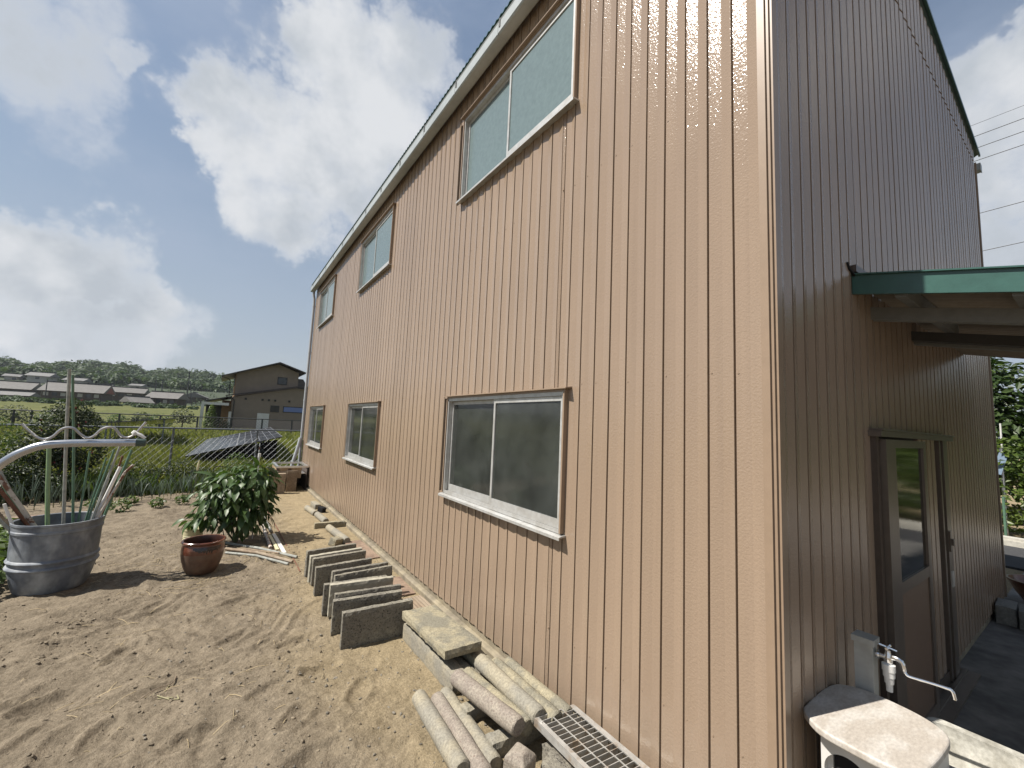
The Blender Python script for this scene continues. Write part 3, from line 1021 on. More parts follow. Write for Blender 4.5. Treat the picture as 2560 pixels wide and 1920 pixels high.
# ---------------------------------------------------------------- door in the gable
dr = MB().box(DX0 - .05, DX1 + .01, -.088, -.016, DZ - .004, DZ + .008).box(DX0 - .06, DX1 + .0, -.080, -.017, DZ - .040, DZ - .005).mk('sliding_door', M['bronze'], bld)
MB().box(DX0 - .035, DX0 + .012, -.050, .0, -.09, DZ - .0405).mk('jamb', M['trim_dark'], dr)
MB().box(2.84, 2.885, -.040, .0, -.09, DZ - .0405).box(2.925, DX1 - .05, -.048, .0, -.09, DZ - .0405).mk('jamb', M['bronze'], dr)
MB().box(2.8855, 2.9245, -.02, .0, -.09, DZ - .041).mk('jamb_slot', M['black'], dr)
leaf = MB()
lx0, lx1 = DX0 + .03, 2.205
leaf.box(lx0, lx0 + .19, -.078, -.042, -.075, DZ - .055)
leaf.box(lx1 - .075, lx1, -.078, -.042, -.075, DZ - .055)
leaf.box(lx0 + .19, lx1 - .075, -.0775, -.0425, DZ - .105, DZ - .0555)
leaf.box(lx0 + .19, lx1 - .075, -.0775, -.0425, .845, .915)
leaf.box(lx0 + .19, lx1 - .075, -.0775, -.0425, -.0745, .02)
lf = leaf.mk('door_leaf', M['bronze'], dr)
MB().box(lx0 + .187, lx1 - .072, -.064, -.056, .912, DZ - .102).mk('door_pane', M['doorglass'], dr)
MB().box(lx0 + .187, lx1 - .072, -.068, -.052, .018, .848).mk('door_panel', M['panel'], dr)
MB().box(lx0 + .200, lx0 + .212, -.0655, -.0645, .93, 1.22).box(lx0 + .222, lx0 + .228, -.0655, -.0645, .96, 1.18).mk('door_sticker', M['decal'], dr)
MB().box(2.935, 2.985, -.060, -.0482, .90, 1.06).box(2.945, 2.975, -.075, -.060, .95, 1.0).mk('lock_keeper', M['bronze'], dr)
MB().box(2.955, 3.02, -.056, -.0482, .62, .74).mk('lock_plate', M['alu'], dr)
MB().box(DX0 - .06, DX1 + .10, -.14, -.002, -.089, -.072).box(DX0 - .06, DX1 + .08, -.072, -.052, -.072, -.058).mk('threshold', M['bronze'], dr)
MB().box(2.26, 2.84, -.028, -.017, -.0715, 0.01).mk('siding_foot', M['trim_dark'], dr)

# ---------------------------------------------------------------- lean-to canopy
can = empty('lean_to_canopy', (1.04, 0, 2.6), 'lean-to canopy with green fascia and corrugated sheet fixed to the gable', 'canopy')
SLP = -0.222       # drop per metre away from the wall (towards -Y)
cz = lambda z, y: z - SLP * y     # y is negative outward


def sloped_bar(x0, x1, z0, z1, y0, y1):
    V = [(x, y, cz(z, y)) for y in (y0, y1) for z in (z0, z1) for x in (x0, x1)]
    return V, [(0, 1, 3, 2), (4, 6, 7, 5), (0, 4, 5, 1), (2, 3, 7, 6), (0, 2, 6, 4), (1, 5, 7, 3)]


MB().add(*sloped_bar(1.015, 1.04, 2.632, 2.748, -2.9, -.018)).mk('fascia', M['roof_green'], can)
MB().add(*sloped_bar(1.00, 1.14, 2.748, 2.756, -2.9, -.018)).mk('fascia_cap', M['roof_green'], can)
MB().box(1.0, 4.3, -.045, -.017, 2.757, 2.80).mk('wall_flashing', M['trim_dark'], can)
MB().tube([(.93, -.02, 2.80), (.95, -.025, 2.765), (1.0, -.03, 2.745), (1.03, -.03, 2.735)], .008, 6).mk('cable', M['black'], can)
# corrugated sheet, ribs running down the slope
V, Fc = [], []
xs_ = np.arange(1.045, 4.3, .0127)
for x in xs_:
    dz = .009 * math.sin(x / .076 * 2 * math.pi)
    for y in (-.018, -2.9):
        for th in (0, -.004):
            V.append((x, y, cz(2.715, y) + dz + th))
for i in range(len(xs_) - 1):
    b = i * 4
    Fc += [(b, b + 2, b + 6, b + 4), (b + 1, b + 5, b + 7, b + 3), (b, b + 4, b + 5, b + 1), (b + 2, b + 3, b + 7, b + 6)]
MB().add(V, Fc).mk('corrugated_sheet', M['sheet'], can, smooth='auto')
MB().add(*sloped_bar(1.33, 1.40, 2.535, 2.615, -2.9, -.018)).mk('rafter', M['beam'], can)
MB().add(*sloped_bar(2.26, 2.34, 2.545, 2.615, -2.9, -.018)).mk('rafter', M['beam_dark'], can)
MB().add(*sloped_bar(2.345, 2.40, 2.525, 2.60, -2.9, -.018)).mk('rafter_flange', M['beam'], can)
for y0 in (-.20, -.62, -1.3, -2.0, -2.7):
    V = [(x, y, cz(z, y)) for x in (1.05, 2.42) for z in (2.6175, 2.700) for y in (y0 - .05, y0)]
    MB().add(V, [(0, 1, 3, 2), (4, 6, 7, 5), (0, 4, 5, 1), (2, 3, 7, 6), (0, 2, 6, 4), (1, 5, 7, 3)]).mk('purlin', M['beam'], can)
for x in (1.365, 2.3):
    MB().box(x - .03, x + .03, -2.85, -2.79, -.09, 1.9).mk('canopy_post', M['beam'], can)

# ------------------------------------------------------------------ concrete pieces along the wall
def stone(name, dims, loc, rz, rx, ry, m, label, cat, group=None, seed=0, **kw):
    V, Fc = rough_box(*dims, seed=seed, **kw)
    V = place(V, loc, rz, rx, ry)
    o = mk(name, V, Fc, m, loc=loc)
    return tag(o, label, cat, group)


pav = [  # x centre, y, z base, rz, lean, material, extra text
    (-.733, 2.845, G0 - .01, -.05, .02, 'paver', 'large upright concrete paver nearest the stacked slabs, front of the row'),
    (-.755, 3.085, G0, -.13, .05, 'paver', 'upright concrete paver with a chipped top corner, second in the row from the slabs'),
    (-.715, 3.205, G0 - .005, -.10, -.06, 'paver', 'upright concrete paver mostly hidden, third in the row from the slabs'),
    (-.710, 3.455, G0, -.10, .02, 'paver_pale', 'smooth pale cement paver standing upright, fourth in the row from the slabs'),
    (-.745, 3.545, G0 - .012, -.09, .07, 'paver', 'thin dark upright paver close behind the smooth pale paver'),
    (-.625, 3.665, G0 + .012, .05, -.10, 'paver', 'dark upright paver set nearer the wall, leaning over the pale paver'),
    (-.620, 3.845, G0, .06, -.03, 'paver', 'dark upright paver set nearer the wall, seventh in the row from the slabs'),
    (-.735, 4.07, G0, .05, .02, 'paver', 'upright paver with a speckled rough top edge, eighth in the row from the slabs'),
    (-.715, 4.385, G0, .08, .03, 'paver', 'upright paver, third in the row counted from the far end'),
    (-.735, 4.465, G0 + .01, .12, .03, 'paver_pale', 'paler upright paver, second in the row counted from the far end'),
    (-.735, 4.72, G0 - .005, .17, .0, 'paver', 'upright concrete paver standing alone at the far end of the row'),
]
for i, (x, y, z, rz, rx, m, lab) in enumerate(pav):
    stone('concrete_paver', (.60, .058, .30), (x, y, z), rz, rx, random.uniform(-.012, .012), M[m], lab, 'paver', 'concrete pavers stood on edge in a row', seed=i, seg=.03, amp=.0012, bev=.005)

# stacked slabs and kerb stones
stone('kerb_stone', (.12, .92, .155), (-.475, 2.30, G0 - .02), .02, 0, 0, M['post'], 'long grey kerb stone lying under the left edge of the flat slab', 'stone', seed=21, seg=.04)
stone('kerb_stone', (.12, .90, .185), (-.255, 2.27, G0 - .02), .0, 0, 0, M['slab'], 'weathered kerb stone lying along the wall under the flat slab', 'stone', seed=22, seg=.04)
stone('flat_slab', (.315, .82, .070), (-.405, 2.335, .064), .015, -.035, .03, M['slab'], 'lichen-stained flat concrete slab lying on two kerb stones', 'slab', seed=23, seg=.035, amp=.0014, bev=.006)
stone('kerb_stone', (.11, .5, .12), (-.385, 1.98, G0), .06, 0, 0, M['paver'], 'short dark stone tucked in shade below the end of the flat slab', 'stone', seed=24)


def post(p0, p1, r, m, label, seed):
    p0, p1 = Vector(p0), Vector(p1)
    n = 16
    rg = np.random.default_rng(seed)
    prof = [0.82, .97] + [1.0] * 9 + [.97, .82]
    ts = [0, .012] + list(np.linspace(.03, .97, 9)) + [.988, 1]
    pts = [p0.lerp(p1, t) for t in ts]
    mb = MB().tube(pts, [r * q * (1 + rg.normal(0, .008)) for q in prof], n)
    mb.V = [tuple(np.array(v) + rg.normal(0, .0011, 3)) for v in mb.V]
    o = mb.mk('concrete_post', m, loc=tuple((p0 + p1) / 2), smooth='auto')
    tag(o, label, 'post', 'round concrete posts piled by the wall')


post((-.735, 1.92, G0 + .03), (-.775, 1.22, G0 + .04), .052, M['post'], 'pale round concrete post lying outermost on the soil', 31)
post((-.640, 1.84, G0 + .03), (-.690, 1.12, G0 + .04), .050, M['post_pink'], 'pinkish round concrete post between the outermost post and the grey one', 32)
post((-.560, 1.88, G0 + .02), (-.600, 1.17, G0 + .03), .048, M['post'], 'greenish grey concrete post with a broken end, third from the soil', 33)
post((-.545, 1.76, .06), (-.470, 1.14, .075), .052, M['post_pink'], 'speckled concrete post lying high with its round end facing out', 34)
post((-.450, 1.79, .035), (-.385, 1.16, .03), .050, M['slab'], 'yellow-stained concrete post lying below between two higher posts', 35)
post((-.325, 1.82, .075), (-.318, 1.14, .075), .052, M['post'], 'pale concrete post with a dark round end next to the grating', 36)
post((-.232, 1.77, .055), (-.228, 1.09, .055), .048, M['slab'], 'concrete post second from the wall behind the pale post', 37)
post((-.135, 1.75, .045), (-.128, 1.10, .045), .044, M['slab'], 'sand-coloured concrete post lying tight against the wall', 38)
stone('kerb_stone', (.50, .10, .10), (-.33, 1.60, G0 - .01), .05, 0, 0, M['post'], 'kerb stone lying crosswise hidden under the raised posts', 'stone', seed=39)
stone('kerb_stone', (.50, .10, .10), (-.33, 1.27, G0 - .01), -.04, 0, 0, M['post'], 'second crosswise kerb stone in shade under the raised posts', 'stone', seed=40)

# boundary stone with a blunt pyramid top
s_ = .062
mb = MB().prism([(-s_, -s_), (s_, -s_), (s_, s_), (-s_, s_)], 0, .20, 'z')
mb = MB()
V = [(-s_, -s_, 0), (s_, -s_, 0), (s_, s_, 0), (-s_, s_, 0), (-s_, -s_, .20), (s_, -s_, .20), (s_, s_, .20), (-s_, s_, .20), (-s_ * .45, -s_ * .45, .235), (s_ * .45, -s_ * .45, .235), (s_ * .45, s_ * .45, .235), (-s_ * .45, s_ * .45, .235)]
Fc = [(3, 2, 1, 0)] + [(i, (i + 1) % 4, 4 + (i + 1) % 4, 4 + i) for i in range(4)] + [(4 + i, 4 + (i + 1) % 4, 8 + (i + 1) % 4, 8 + i) for i in range(4)] + [(8, 9, 10, 11)]
o = mk('boundary_stone', place(V, (-.585, .985, G0 + .005), .35, .10, -.06), Fc, M['post_pink'], loc=(-.585, .985, G0))
bm_mod = o.modifiers.new('bevel', 'BEVEL')
bm_mod.width = .008
bm_mod.segments = 2
tag(o, 'square boundary stone with a blunt pyramid top in front of the posts', 'stone')
stone('rubble_block', (.20, .16, .16), (-.40, .90, G0 - .02), .5, .1, .15, M['paver'], 'speckled grey block in shade under the grating edge', 'stone', seed=44)
stone('rubble_block', (.22, .2, .12), (-.23, 1.0, G0 - .02), .2, -.1, .1, M['paver'], 'dark block of concrete under the middle of the grating', 'stone', seed=45)
stone('rubble_block', (.2, .22, .15), (-.22, .55, G0 - .02), .1, 0, 0, M['paver'], 'block of concrete carrying the near end of the grating', 'stone', seed=46)

# loop of rusty wire between the posts
pts = [(-.475, 1.33, .0), (-.50, 1.36, .06), (-.515, 1.385, .09), (-.51, 1.36, .095), (-.49, 1.31, .06), (-.475, 1.25, .0)]
tag(MB().tube(pts, .005, 6).mk('wire_loop', M['rust'], loc=(-.475, 1.33, 0), smooth='auto'), 'bent loop of rusty wire sticking up between the concrete posts', 'wire')

# drain grating
gr = empty('drain_grating', (-.22, .72, .06), 'galvanised steel drain grating leaning on the rubble by the wall', 'grating')
gl, gw_ = .92, .30


def gpart(name, mb):
    mb.V = [tuple(v) for v in place(mb.V, (-.225, .675, .085), -.03, -.02, .05)]
    return mb.mk(name, M['grate'], gr)


gpart('side_bar', MB().box(-gw_ / 2, -gw_ / 2 + .028, -gl / 2, gl / 2, -.002, .004).box(-gw_ / 2, -gw_ / 2 + .005, -gl / 2, gl / 2, -.036, -.002))
gpart('side_bar', MB().box(gw_ / 2 - .034, gw_ / 2, -gl / 2, gl / 2, -.002, .004).box(gw_ / 2 - .005, gw_ / 2, -gl / 2, gl / 2, -.036, -.002))
gpart('end_bar', MB().box(-gw_ / 2 + .0285, gw_ / 2 - .0345, gl / 2 - .006, gl / 2, -.034, .003))
gpart('end_bar', MB().box(-gw_ / 2 + .0285, gw_ / 2 - .0345, -gl / 2, -gl / 2 + .006, -.034, .003))
nb = 26
for k in range(1, nb):
    yb = -gl / 2 + gl * k / nb
    gpart('bearing_bar', MB().box(-gw_ / 2 + .0055, gw_ / 2 - .0345, yb - .002, yb + .002, -.032, .001))
for xb in (-.045, .048):
    gpart('cross_rod', MB().box(xb - .003, xb + .003, -gl / 2 + .0065, gl / 2 - .0065, .0015, .0055))
gpart('rivet', MB().lathe([(.006, 0), (.005, .004), (0, .005)], 8, (-gw_ / 2 + .014, gl / 2 - .05, .004)))

# short pieces further along the wall
stone('timber_offcut', (.50, .085, .105), (-.300, 6.93, G0 - .01), -.06, 0, 0, M['slab'], 'short square stone lying across beside the wall base', 'stone', seed=51, seg=.05)


def post2(p0, p1, r, m, label, seed):
    post(p0, p1, r, m, label, seed)


post((-.36, 6.74, G0 + .045), (-.285, 5.80, G0 + .045), .055, M['post'], 'single round post lying apart beside the far end of the pavers', 52)
post((-.345, 7.85, G0 + .04), (-.315, 7.20, G0 + .04), .055, M['post'], 'short round post lying far along the wall, nearer piece of two', 53)
post((-.415, 8.55, G0 + .04), (-.36, 7.93, G0 + .04), .055, M['post'], 'short round post lying far along the wall, farther piece of two', 54)
stone('timber_offcut', (.12, .42, .10), (-.225, 8.72, G0), .06, 0, 0, M['post'], 'pale block lying farthest along the wall base', 'stone', seed=55)
stone('timber_offcut', (.10, .15, .11), (-.20, 8.22, G0), .5, .2, 0, M['black'], 'small dark block between the wall and the far short posts', 'block', seed=56)
stone('rubble_block', (.16, .13, .12), (-.45, 5.83, G0 - .01), .6, .2, .1, M['slab'], 'wedge of stone beside the end of the single post', 'stone', seed=57)
stone('flat_board', (.26, .95, .02), (-.165, 5.42, G0 - .002), .05, 0, .03, M['wood_red'], 'flat rust-brown board lying on the sand behind the far pavers', 'board', seed=58, amp=.001, bev=.002)
stone('flat_board', (.24, .55, .02), (-.19, 3.87, G0 - .002), -.04, 0, .03, M['wood_red'], 'flat brown board lying behind the middle of the paver row', 'board', seed=59, amp=.001, bev=.002)
cb = empty('slatted_board', (-.23, 3.2, G0), 'slatted wooden board lying by the wall behind the front paver', 'board')
for k in range(7):
    x = -.33 + k * .036
    MB().box(x, x + .028, 2.90, 3.46, G0 + .022, G0 + .040).mk('slat', M['wood'], cb)
MB().box(-.335, -.08, 3.02, 3.07, G0 - .005, G0 + .0218).box(-.335, -.08, 3.32, 3.37, G0 - .005, G0 + .0218).mk('batten', M['wood'], cb)

# ------------------------------------------------------------------ barrel with poles
BX, BY = -3.30, 5.56
bz = gzs(BX, BY) - .01
br = empty('plastic_barrel', (BX, BY, bz), 'weathered grey plastic barrel holding garden poles', 'barrel')
h0 = bz
H = .57 - bz
prof = [(.0, .0), (.255, .0), (.272, .02), (.295, .10), (.318, .20), (.325, .235), (.340, .243), (.344, .256), (.338, .268), (.326, .276), (.326, .300), (.339, .307), (.344, .320), (.338, .332), (.327, .340),
        (.331, .42), (.333, .55), (.336, .585), (.344, .592), (.344, .612), (.336, .62), (.338, .66), (.345, .668), (.345, .688), (.336, .690), (.326, .684), (.322, .40), (.26, .06), (0, .05)]
prof = [(r, z / .69 * H) for r, z in prof]
MB().lathe(prof, 48, (BX, BY, h0), .006).mk('barrel_shell', M['barrel'], br, smooth='auto')
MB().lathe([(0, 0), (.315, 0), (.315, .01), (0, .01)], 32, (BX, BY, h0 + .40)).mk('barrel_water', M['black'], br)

POLES = [  # foot (in barrel), top, radius, material, label
    ((-3.305, 5.45, .0), (-3.475, 5.60, 1.32), .019, 'pole_green', 'pale green garden pole, thickest of the poles in the barrel'),
    ((-3.235, 5.60, .0), (-3.411, 5.60, 2.155), .015, 'pole_grey', 'tallest pole in the barrel, pale grey and green, upright'),
    ((-3.17, 5.72, .0), (-3.40, 5.70, 2.10), .012, 'pole_dkgreen', 'tall dark green pole right behind the tallest pole'),
    ((-3.20, 5.70, .0), (-3.175, 5.70, 1.26), .010, 'pole_dkgreen', 'thin green pole standing upright, right of the tallest pole'),
    ((-3.16, 5.50, .0), (-2.92, 5.62, 1.33), .012, 'pole_grey', 'grey green pole leaning right, its top under the bent pipe'),
    ((-3.20, 5.62, .0), (-2.985, 5.75, 1.27), .011, 'pole_dkgreen', 'thin dark pole leaning right with its top left of the grey green one'),
    ((-3.10, 5.55, .0), (-2.82, 5.65, 1.28), .014, 'pole_dkgreen', 'dark green pole leaning farthest right beside the white pole'),
    ((-3.20, 5.46, .0), (-2.885, 5.55, 1.10), .017, 'tape', 'white pole leaning right in front of the dark green one'),
    ((-3.22, 5.40, .0), (-2.80, 5.52, 1.14), .014, 'pole_rust', 'rusty brown and white pole with a bent tip leaning right'),
    ((-3.08, 5.66, .0), (-2.90, 5.70, 1.21), .010, 'rust', 'thin rusty rod leaning right behind the white pole'),
    ((-3.12, 5.52, .0), (-3.93, 5.58, 1.26), .019, 'pole_rust', 'thick rusty white pole leaning left out of the barrel'),
    ((-3.18, 5.62, .0), (-4.02, 5.70, 1.22), .017, 'rust', 'dark rusty pole leaning left behind the thick rusty white pole'),
    ((-3.24, 5.48, .05), (-4.02, 5.45, 1.06), .015, 'pole_grey', 'grey weathered pole leaning lowest to the left'),
    ((-3.30, 5.60, .05), (-4.05, 5.62, 1.10), .015, 'wood', 'brown wooden pole leaning left above the lowest grey one'),
    ((-3.14, 5.44, .0), (-2.96, 5.50, .98), .009, 'pole_grey', 'thin short grey cane leaning right near the rim front'),
    ((-3.22, 5.74, .0), (-3.05, 5.80, 1.18), .009, 'pole_dkgreen', 'thin dark cane at the back leaning slightly right'),
    ((-3.06, 5.60, .0), (-2.93, 5.68, 1.02), .010, 'rust', 'short rusty cane low between the right leaning poles'),
    ((-3.26, 5.66, .0), (-3.98, 5.80, 1.34), .012, 'pole_grey', 'thin grey cane leaning left above the rusty poles'),
    ((-3.48, 5.50, .2), (-3.69, 5.47, .76), .013, 'tape', 'short white pole end standing at the left of the barrel rim'),
    ((-3.30, 5.70, .0), (-4.10, 5.95, 1.42), .018, 'pole_dkgreen', 'dark green pole leaning left at the back of the barrel'),
]
for p0, p1, r, m, lab in POLES:
    p0 = (p0[0], p0[1], p0[2] + bz + .04)
    pts = [Vector(p0).lerp(Vector(p1), t) for t in (0, .33, .66, .92, 1)]
    if 'bent tip' in lab:
        pts[-1] = pts[-1] + Vector((.03, 0, -.012))
    pts[2] += Vector((random.uniform(-.008, .008), 0, 0))
    o = MB().tube(pts, r, 9).mk('garden_pole', M[m], loc=p0, smooth='auto')
    tag(o, lab, 'pole', 'garden poles standing in the barrel')

# bent galvanised pipe with green cap, and a wavy rod tied to it
bp = empty('bent_steel_pipe', (-2.6, 1.0, G0), 'bent galvanised pipe with dark green end cap in front of the barrel poles', 'pipe')
path = [(-2.2208, 0.9863, 1.6452), (-2.2851, 0.9863, 1.6433), (-2.3478, 0.9863, 1.642), (-2.3946, 0.9863, 1.6394), (-2.4387, 0.9863, 1.6324), (-2.4723, 0.9863, 1.6148), (-2.496, 0.9863, 1.5959), (-2.5184, 0.9863, 1.5681), (-2.5504, 0.9863, 1.5073), (-2.5728, 0.9863, 1.3857), (-2.5952, 0.9863, 1.0017), (-2.608, 0.9863, -0.1503)]

def smooth_path(p, n=4):
    p = [Vector(q) for q in p]
    out = []
    for i in range(len(p) - 1):
        a, b, c, d = p[max(i - 1, 0)], p[i], p[i + 1], p[min(i + 2, len(p) - 1)]
        for k in range(n):
            t = k / n
            out.append(.5 * ((2 * b) + (c - a) * t + (2 * a - 5 * b + 4 * c - d) * t * t + (3 * b - a - 3 * c + d) * t ** 3))
    out.append(p[-1])
    return out


MB().tube(smooth_path(path, 5), 0.01152, 16).mk('pipe', M['galv'], bp, smooth='auto')
MB().tube([(-2.224, 0.9863, 1.6452), (-2.2016, 0.9863, 1.6452), (-2.199, 0.9863, 1.6452)], [0.01264, 0.01264, 0.01088], 16).mk('end_cap', M['cap'], bp, smooth='auto')
rodp = [(-2.4806, 0.9767, 1.697), (-2.4592, 0.9767, 1.6721), (-2.4413, 0.9767, 1.6554), (-2.425, 0.9767, 1.6538), (-2.4125, 0.9767, 1.6628), (-2.3997, 0.9767, 1.6817), (-2.385, 0.9767, 1.689), (-2.3706, 0.9767, 1.6865), (-2.3542, 0.9767, 1.6689), (-2.3389, 0.9767, 1.6583), (-2.3248, 0.9767, 1.6647), (-2.3094, 0.9767, 1.6865), (-2.2922, 0.9767, 1.6942), (-2.2778, 0.9767, 1.6894), (-2.2614, 0.9767, 1.6666), (-2.2451, 0.9767, 1.6615), (-2.2304, 0.9767, 1.6708), (-2.2224, 0.9767, 1.6826), (-2.2054, 0.9767, 1.7137)]
rd = MB().tube(smooth_path(rodp, 4), 0.00368, 8).mk('wavy_rod', M['rod'], loc=(-2.3392, 0.9767, 1.6577), smooth='auto')
tag(rd, 'wavy steel rod tied on top of the bent pipe', 'rod')
tp = MB().tube([(-2.232, 0.9735, 1.6737), (-2.2256, 0.9719, 1.6817)], 0.00768, 8).tube([(-2.224, 0.9703, 1.6762), (-2.2128, 0.9687, 1.6705), (-2.201, 0.9687, 1.6615)], [0.00512, 0.00608, 0.00448], 6)
tag(tp.mk('white_tie', M['tape'], loc=(-2.2272, 0.9735, 1.6737), smooth='auto'), 'white tape knotted round the wavy rod end', 'tape')

# ------------------------------------------------------------------ brown pot and cream bucket
PX, PY = -2.035, 5.43
pz = gzs(PX, PY) - .012
pt = empty('glazed_pot', (PX, PY, pz), 'round brown glazed pot with dark drips at the rim', 'pot')
hp = .245 - pz
pr = [(.0, .0), (.135, .0), (.150, .012), (.180, .08), (.203, .16), (.213, .235)]
MB().lathe([(r, z / .37 * hp) for r, z in pr], 48, (PX, PY, pz), cap=False).mk('lower_body', M['pot_base'], pt, smooth='auto')
pr = [(.213, .2351), (.2155, .27), (.212, .30), (.204, .322), (.203, .332), (.210, .342), (.219, .352), (.219, .362), (.210, .370), (.197, .368)]
MB().lathe([(r, z / .37 * hp) for r, z in pr], 48, (PX, PY, pz), cap=False).mk('glazed_rim', M['pot'], pt, smooth='auto')
MB().lathe([(r, z / .37 * hp) for r, z in [(.0, .05), (.15, .06), (.18, .15), (.192, .30), (.191, .352), (.1965, .3675)]], 48, (PX, PY, pz), cap=False).mk('shaded_inner_wall', M['pot_inner_shade'], pt, smooth='auto')  # inside wall, its shade put into the colour
# dark drips: a thin sheet of glaze hugging the shoulder towards the camera
V, Fc = [], []
na = 26
for i in range(na + 1):
    a = math.radians(-118 + 84 * i / na)
    e = max(0.0, math.sin(math.pi * i / na)) ** .5
    drop = e * (.030 + .055 * abs(math.sin(i * 1.7)) * (0.4 + 0.6 * random.random()))
    for t in (0, .33, .66, 1):
        zz = .318 - t * drop
        rr_ = np.interp(zz, [.16, .235, .27, .30, .322], [.203, .213, .2155, .212, .204]) + .0022
        V.append((PX + rr_ * math.cos(a), PY + rr_ * math.sin(a), pz + zz / .37 * hp))
for i in range(na):
    for t in range(3):
        Fc.append((i * 4 + t, i * 4 + t + 1, i * 4 + t + 5, i * 4 + t + 4))
mk('glaze_drips', V, Fc, M['pot_drip'], pt, smooth=True)

bk = empty('cream_bucket', (-2.18, 6.74, G0), 'cream plastic bucket half hidden behind the brown pot', 'bucket')
MB().lathe([(0, 0), (.10, 0), (.105, .01), (.118, .20), (.124, .203), (.124, .222), (.117, .224), (.110, .214), (.10, .02), (0, .015)], 32, (-2.18, 6.74, G0 - .005)).mk('bucket_body', M['cream'], bk, smooth='auto')
for z in (.05, .075, .10, .125):
    MB().lathe([(.1065 + z * .06, z - .003), (.1095 + z * .06, z), (.1065 + z * .06, z + .003)], 32, (-2.18, 6.74, G0 - .005), cap=False).mk('bucket_rib', M['cream'], bk, smooth='auto')

# ------------------------------------------------------------------ foliage tools
def leaf_shape(l=1.0, w=.42, curl=.25, fold=.12):
    ts = [0, .18, .45, .75, 1]
    ws = [0, .72, 1.0, .62, 0]
    V, Fc, rows = [], [], []
    for t, ww in zip(ts, ws):
        z = -curl * t * t * l
        if ww == 0:
            rows.append([len(V)])
            V.append((t * l, 0, z))
        else:
            rows.append([len(V), len(V) + 1, len(V) + 2])
            V += [(t * l, ww * w * l / 2, z + fold * ww * l * .5), (t * l, 0, z), (t * l, -ww * w * l / 2, z + fold * ww * l * .5)]
    for a, b in zip(rows[:-1], rows[1:]):
        if len(a) == 1:
            Fc += [(a[0], b[1], b[0]), (a[0], b[2], b[1])]
        elif len(b) == 1:
            Fc += [(a[0], a[1], b[0]), (a[1], a[2], b[0])]
        else:
            Fc += [(a[0], a[1], b[1], b[0]), (a[1], a[2], b[2], b[1])]
    return V, Fc


def scatter_leaves(centres, size, up=0.6, rg=rng, aspect=.5, droop=0.0, outward=None):
    """rhombic leaves with a fold; returns vertices and quads (two quads each leaf)"""
    n = len(centres)
    c = np.asarray(centres, float)
    nrm = rg.normal(0, 1, (n, 3))
    nrm /= np.linalg.norm(nrm, axis=1)[:, None]
    nrm[:, 2] = np.abs(nrm[:, 2]) * 1.0 + up
    if outward is not None:
        nrm += outward
    nrm /= np.linalg.norm(nrm, axis=1)[:, None]
    d = rg.normal(0, 1, (n, 3))
    d[:, 2] -= droop
    d -= nrm * (d * nrm).sum(1)[:, None]
    d /= np.linalg.norm(d, axis=1)[:, None] + 1e-9
    s = np.cross(nrm, d)
    L_ = (size * rg.uniform(.6, 1.35, n))[:, None]
    w = L_ * aspect * .5
    base = c - d * L_ * .5
    tip = c + d * L_ * .5 - nrm * L_ * .12
    m1 = c + s * w + nrm * L_ * .06
    m2 = c - s * w + nrm * L_ * .06
    V = np.stack([base, m1, tip, m2], 1).reshape(-1, 3)
    q = np.arange(n * 4).reshape(n, 4)
    return V, q


def blob_points(n, blobs, rg=rng, shell=.55):
    """points inside a set of ellipsoids, denser near their skins"""
    bl = np.array(blobs, float)          # x,y,z,rx,ry,rz
    vol = bl[:, 3] * bl[:, 4] * bl[:, 5]
    k = rg.choice(len(bl), n, p=vol ** .75 / (vol ** .75).sum())
    d = rg.normal(0, 1, (n, 3))
    d /= np.linalg.norm(d, axis=1)[:, None]
    rr_ = (shell + (1.06 - shell) * rg.random(n) ** .6)[:, None]
    return bl[k, :3] + d * bl[k, 3:] * rr_, d


def tree(name, loc, label, cat, blobs, n, size, m, trunk_r=.12, limbs=True, group=None, aspect=.5, up=.5, bark='bark', part='crown'):
    t = empty(name, loc, label, cat, group)
    lx, ly, lz = loc
    bl = [(lx + b[0], ly + b[1], lz + b[2], b[3], b[4], b[5]) for b in blobs]
    pts, d = blob_points(n, bl)
    V, q = scatter_leaves(pts, size, up, aspect=aspect, outward=d * .7)
    fastmesh(part, V, q, m, False, t)
    if trunk_r:
        top = max(bl, key=lambda b: b[2])
        mb = MB().tube([(lx, ly, lz - .05), (lx + .03, ly, lz + (top[2] - lz) * .5), (top[0], top[1], top[2])], [trunk_r, trunk_r * .7, trunk_r * .2], 8)
        mb.mk('trunk', M[bark], t, smooth='auto')
        if limbs:
            for b in bl[:9]:
                st = lz + (b[2] - lz) * .45
                MB().tube([(lx + .02, ly, st), ((lx + b[0]) / 2, (ly + b[1]) / 2, (st + b[2]) / 2 + .05), (b[0], b[1], b[2])], [trunk_r * .45, trunk_r * .3, trunk_r * .1], 6).mk('limb', M[bark], t, smooth='auto')
    return t


# ------------------------------------------------------------------ pepper plant
pp = empty('pepper_plant', (-1.66, 6.63, G0), 'bushy green pepper plant with drooping leaves behind the brown pot', 'plant')
leafmeshes = []
for k in range(5):
    V, Fc = leaf_shape(.150 + .012 * k, .42 + .03 * (k % 3), .34 + .14 * (k % 2), .14)
    me = bpy.data.meshes.new('leaf')
    me.from_pydata(V, [], Fc)
    me.materials.append(M['pepper_leaf'])
    me.polygons.foreach_set('use_smooth', [True] * len(me.polygons))
    leafmeshes.append(me)
pb = [(-1.66, 6.66, .55, .42, .36, .42), (-1.50, 6.62, .74, .26, .26, .28), (-1.86, 6.62, .60, .30, .26, .30), (-1.98, 6.60, .34, .24, .22, .22), (-1.62, 6.55, .30, .34, .26, .28), (-1.42, 6.62, .42, .20, .24, .30), (-2.08, 6.58, .26, .18, .16, .12)]
rg2 = np.random.default_rng(5)
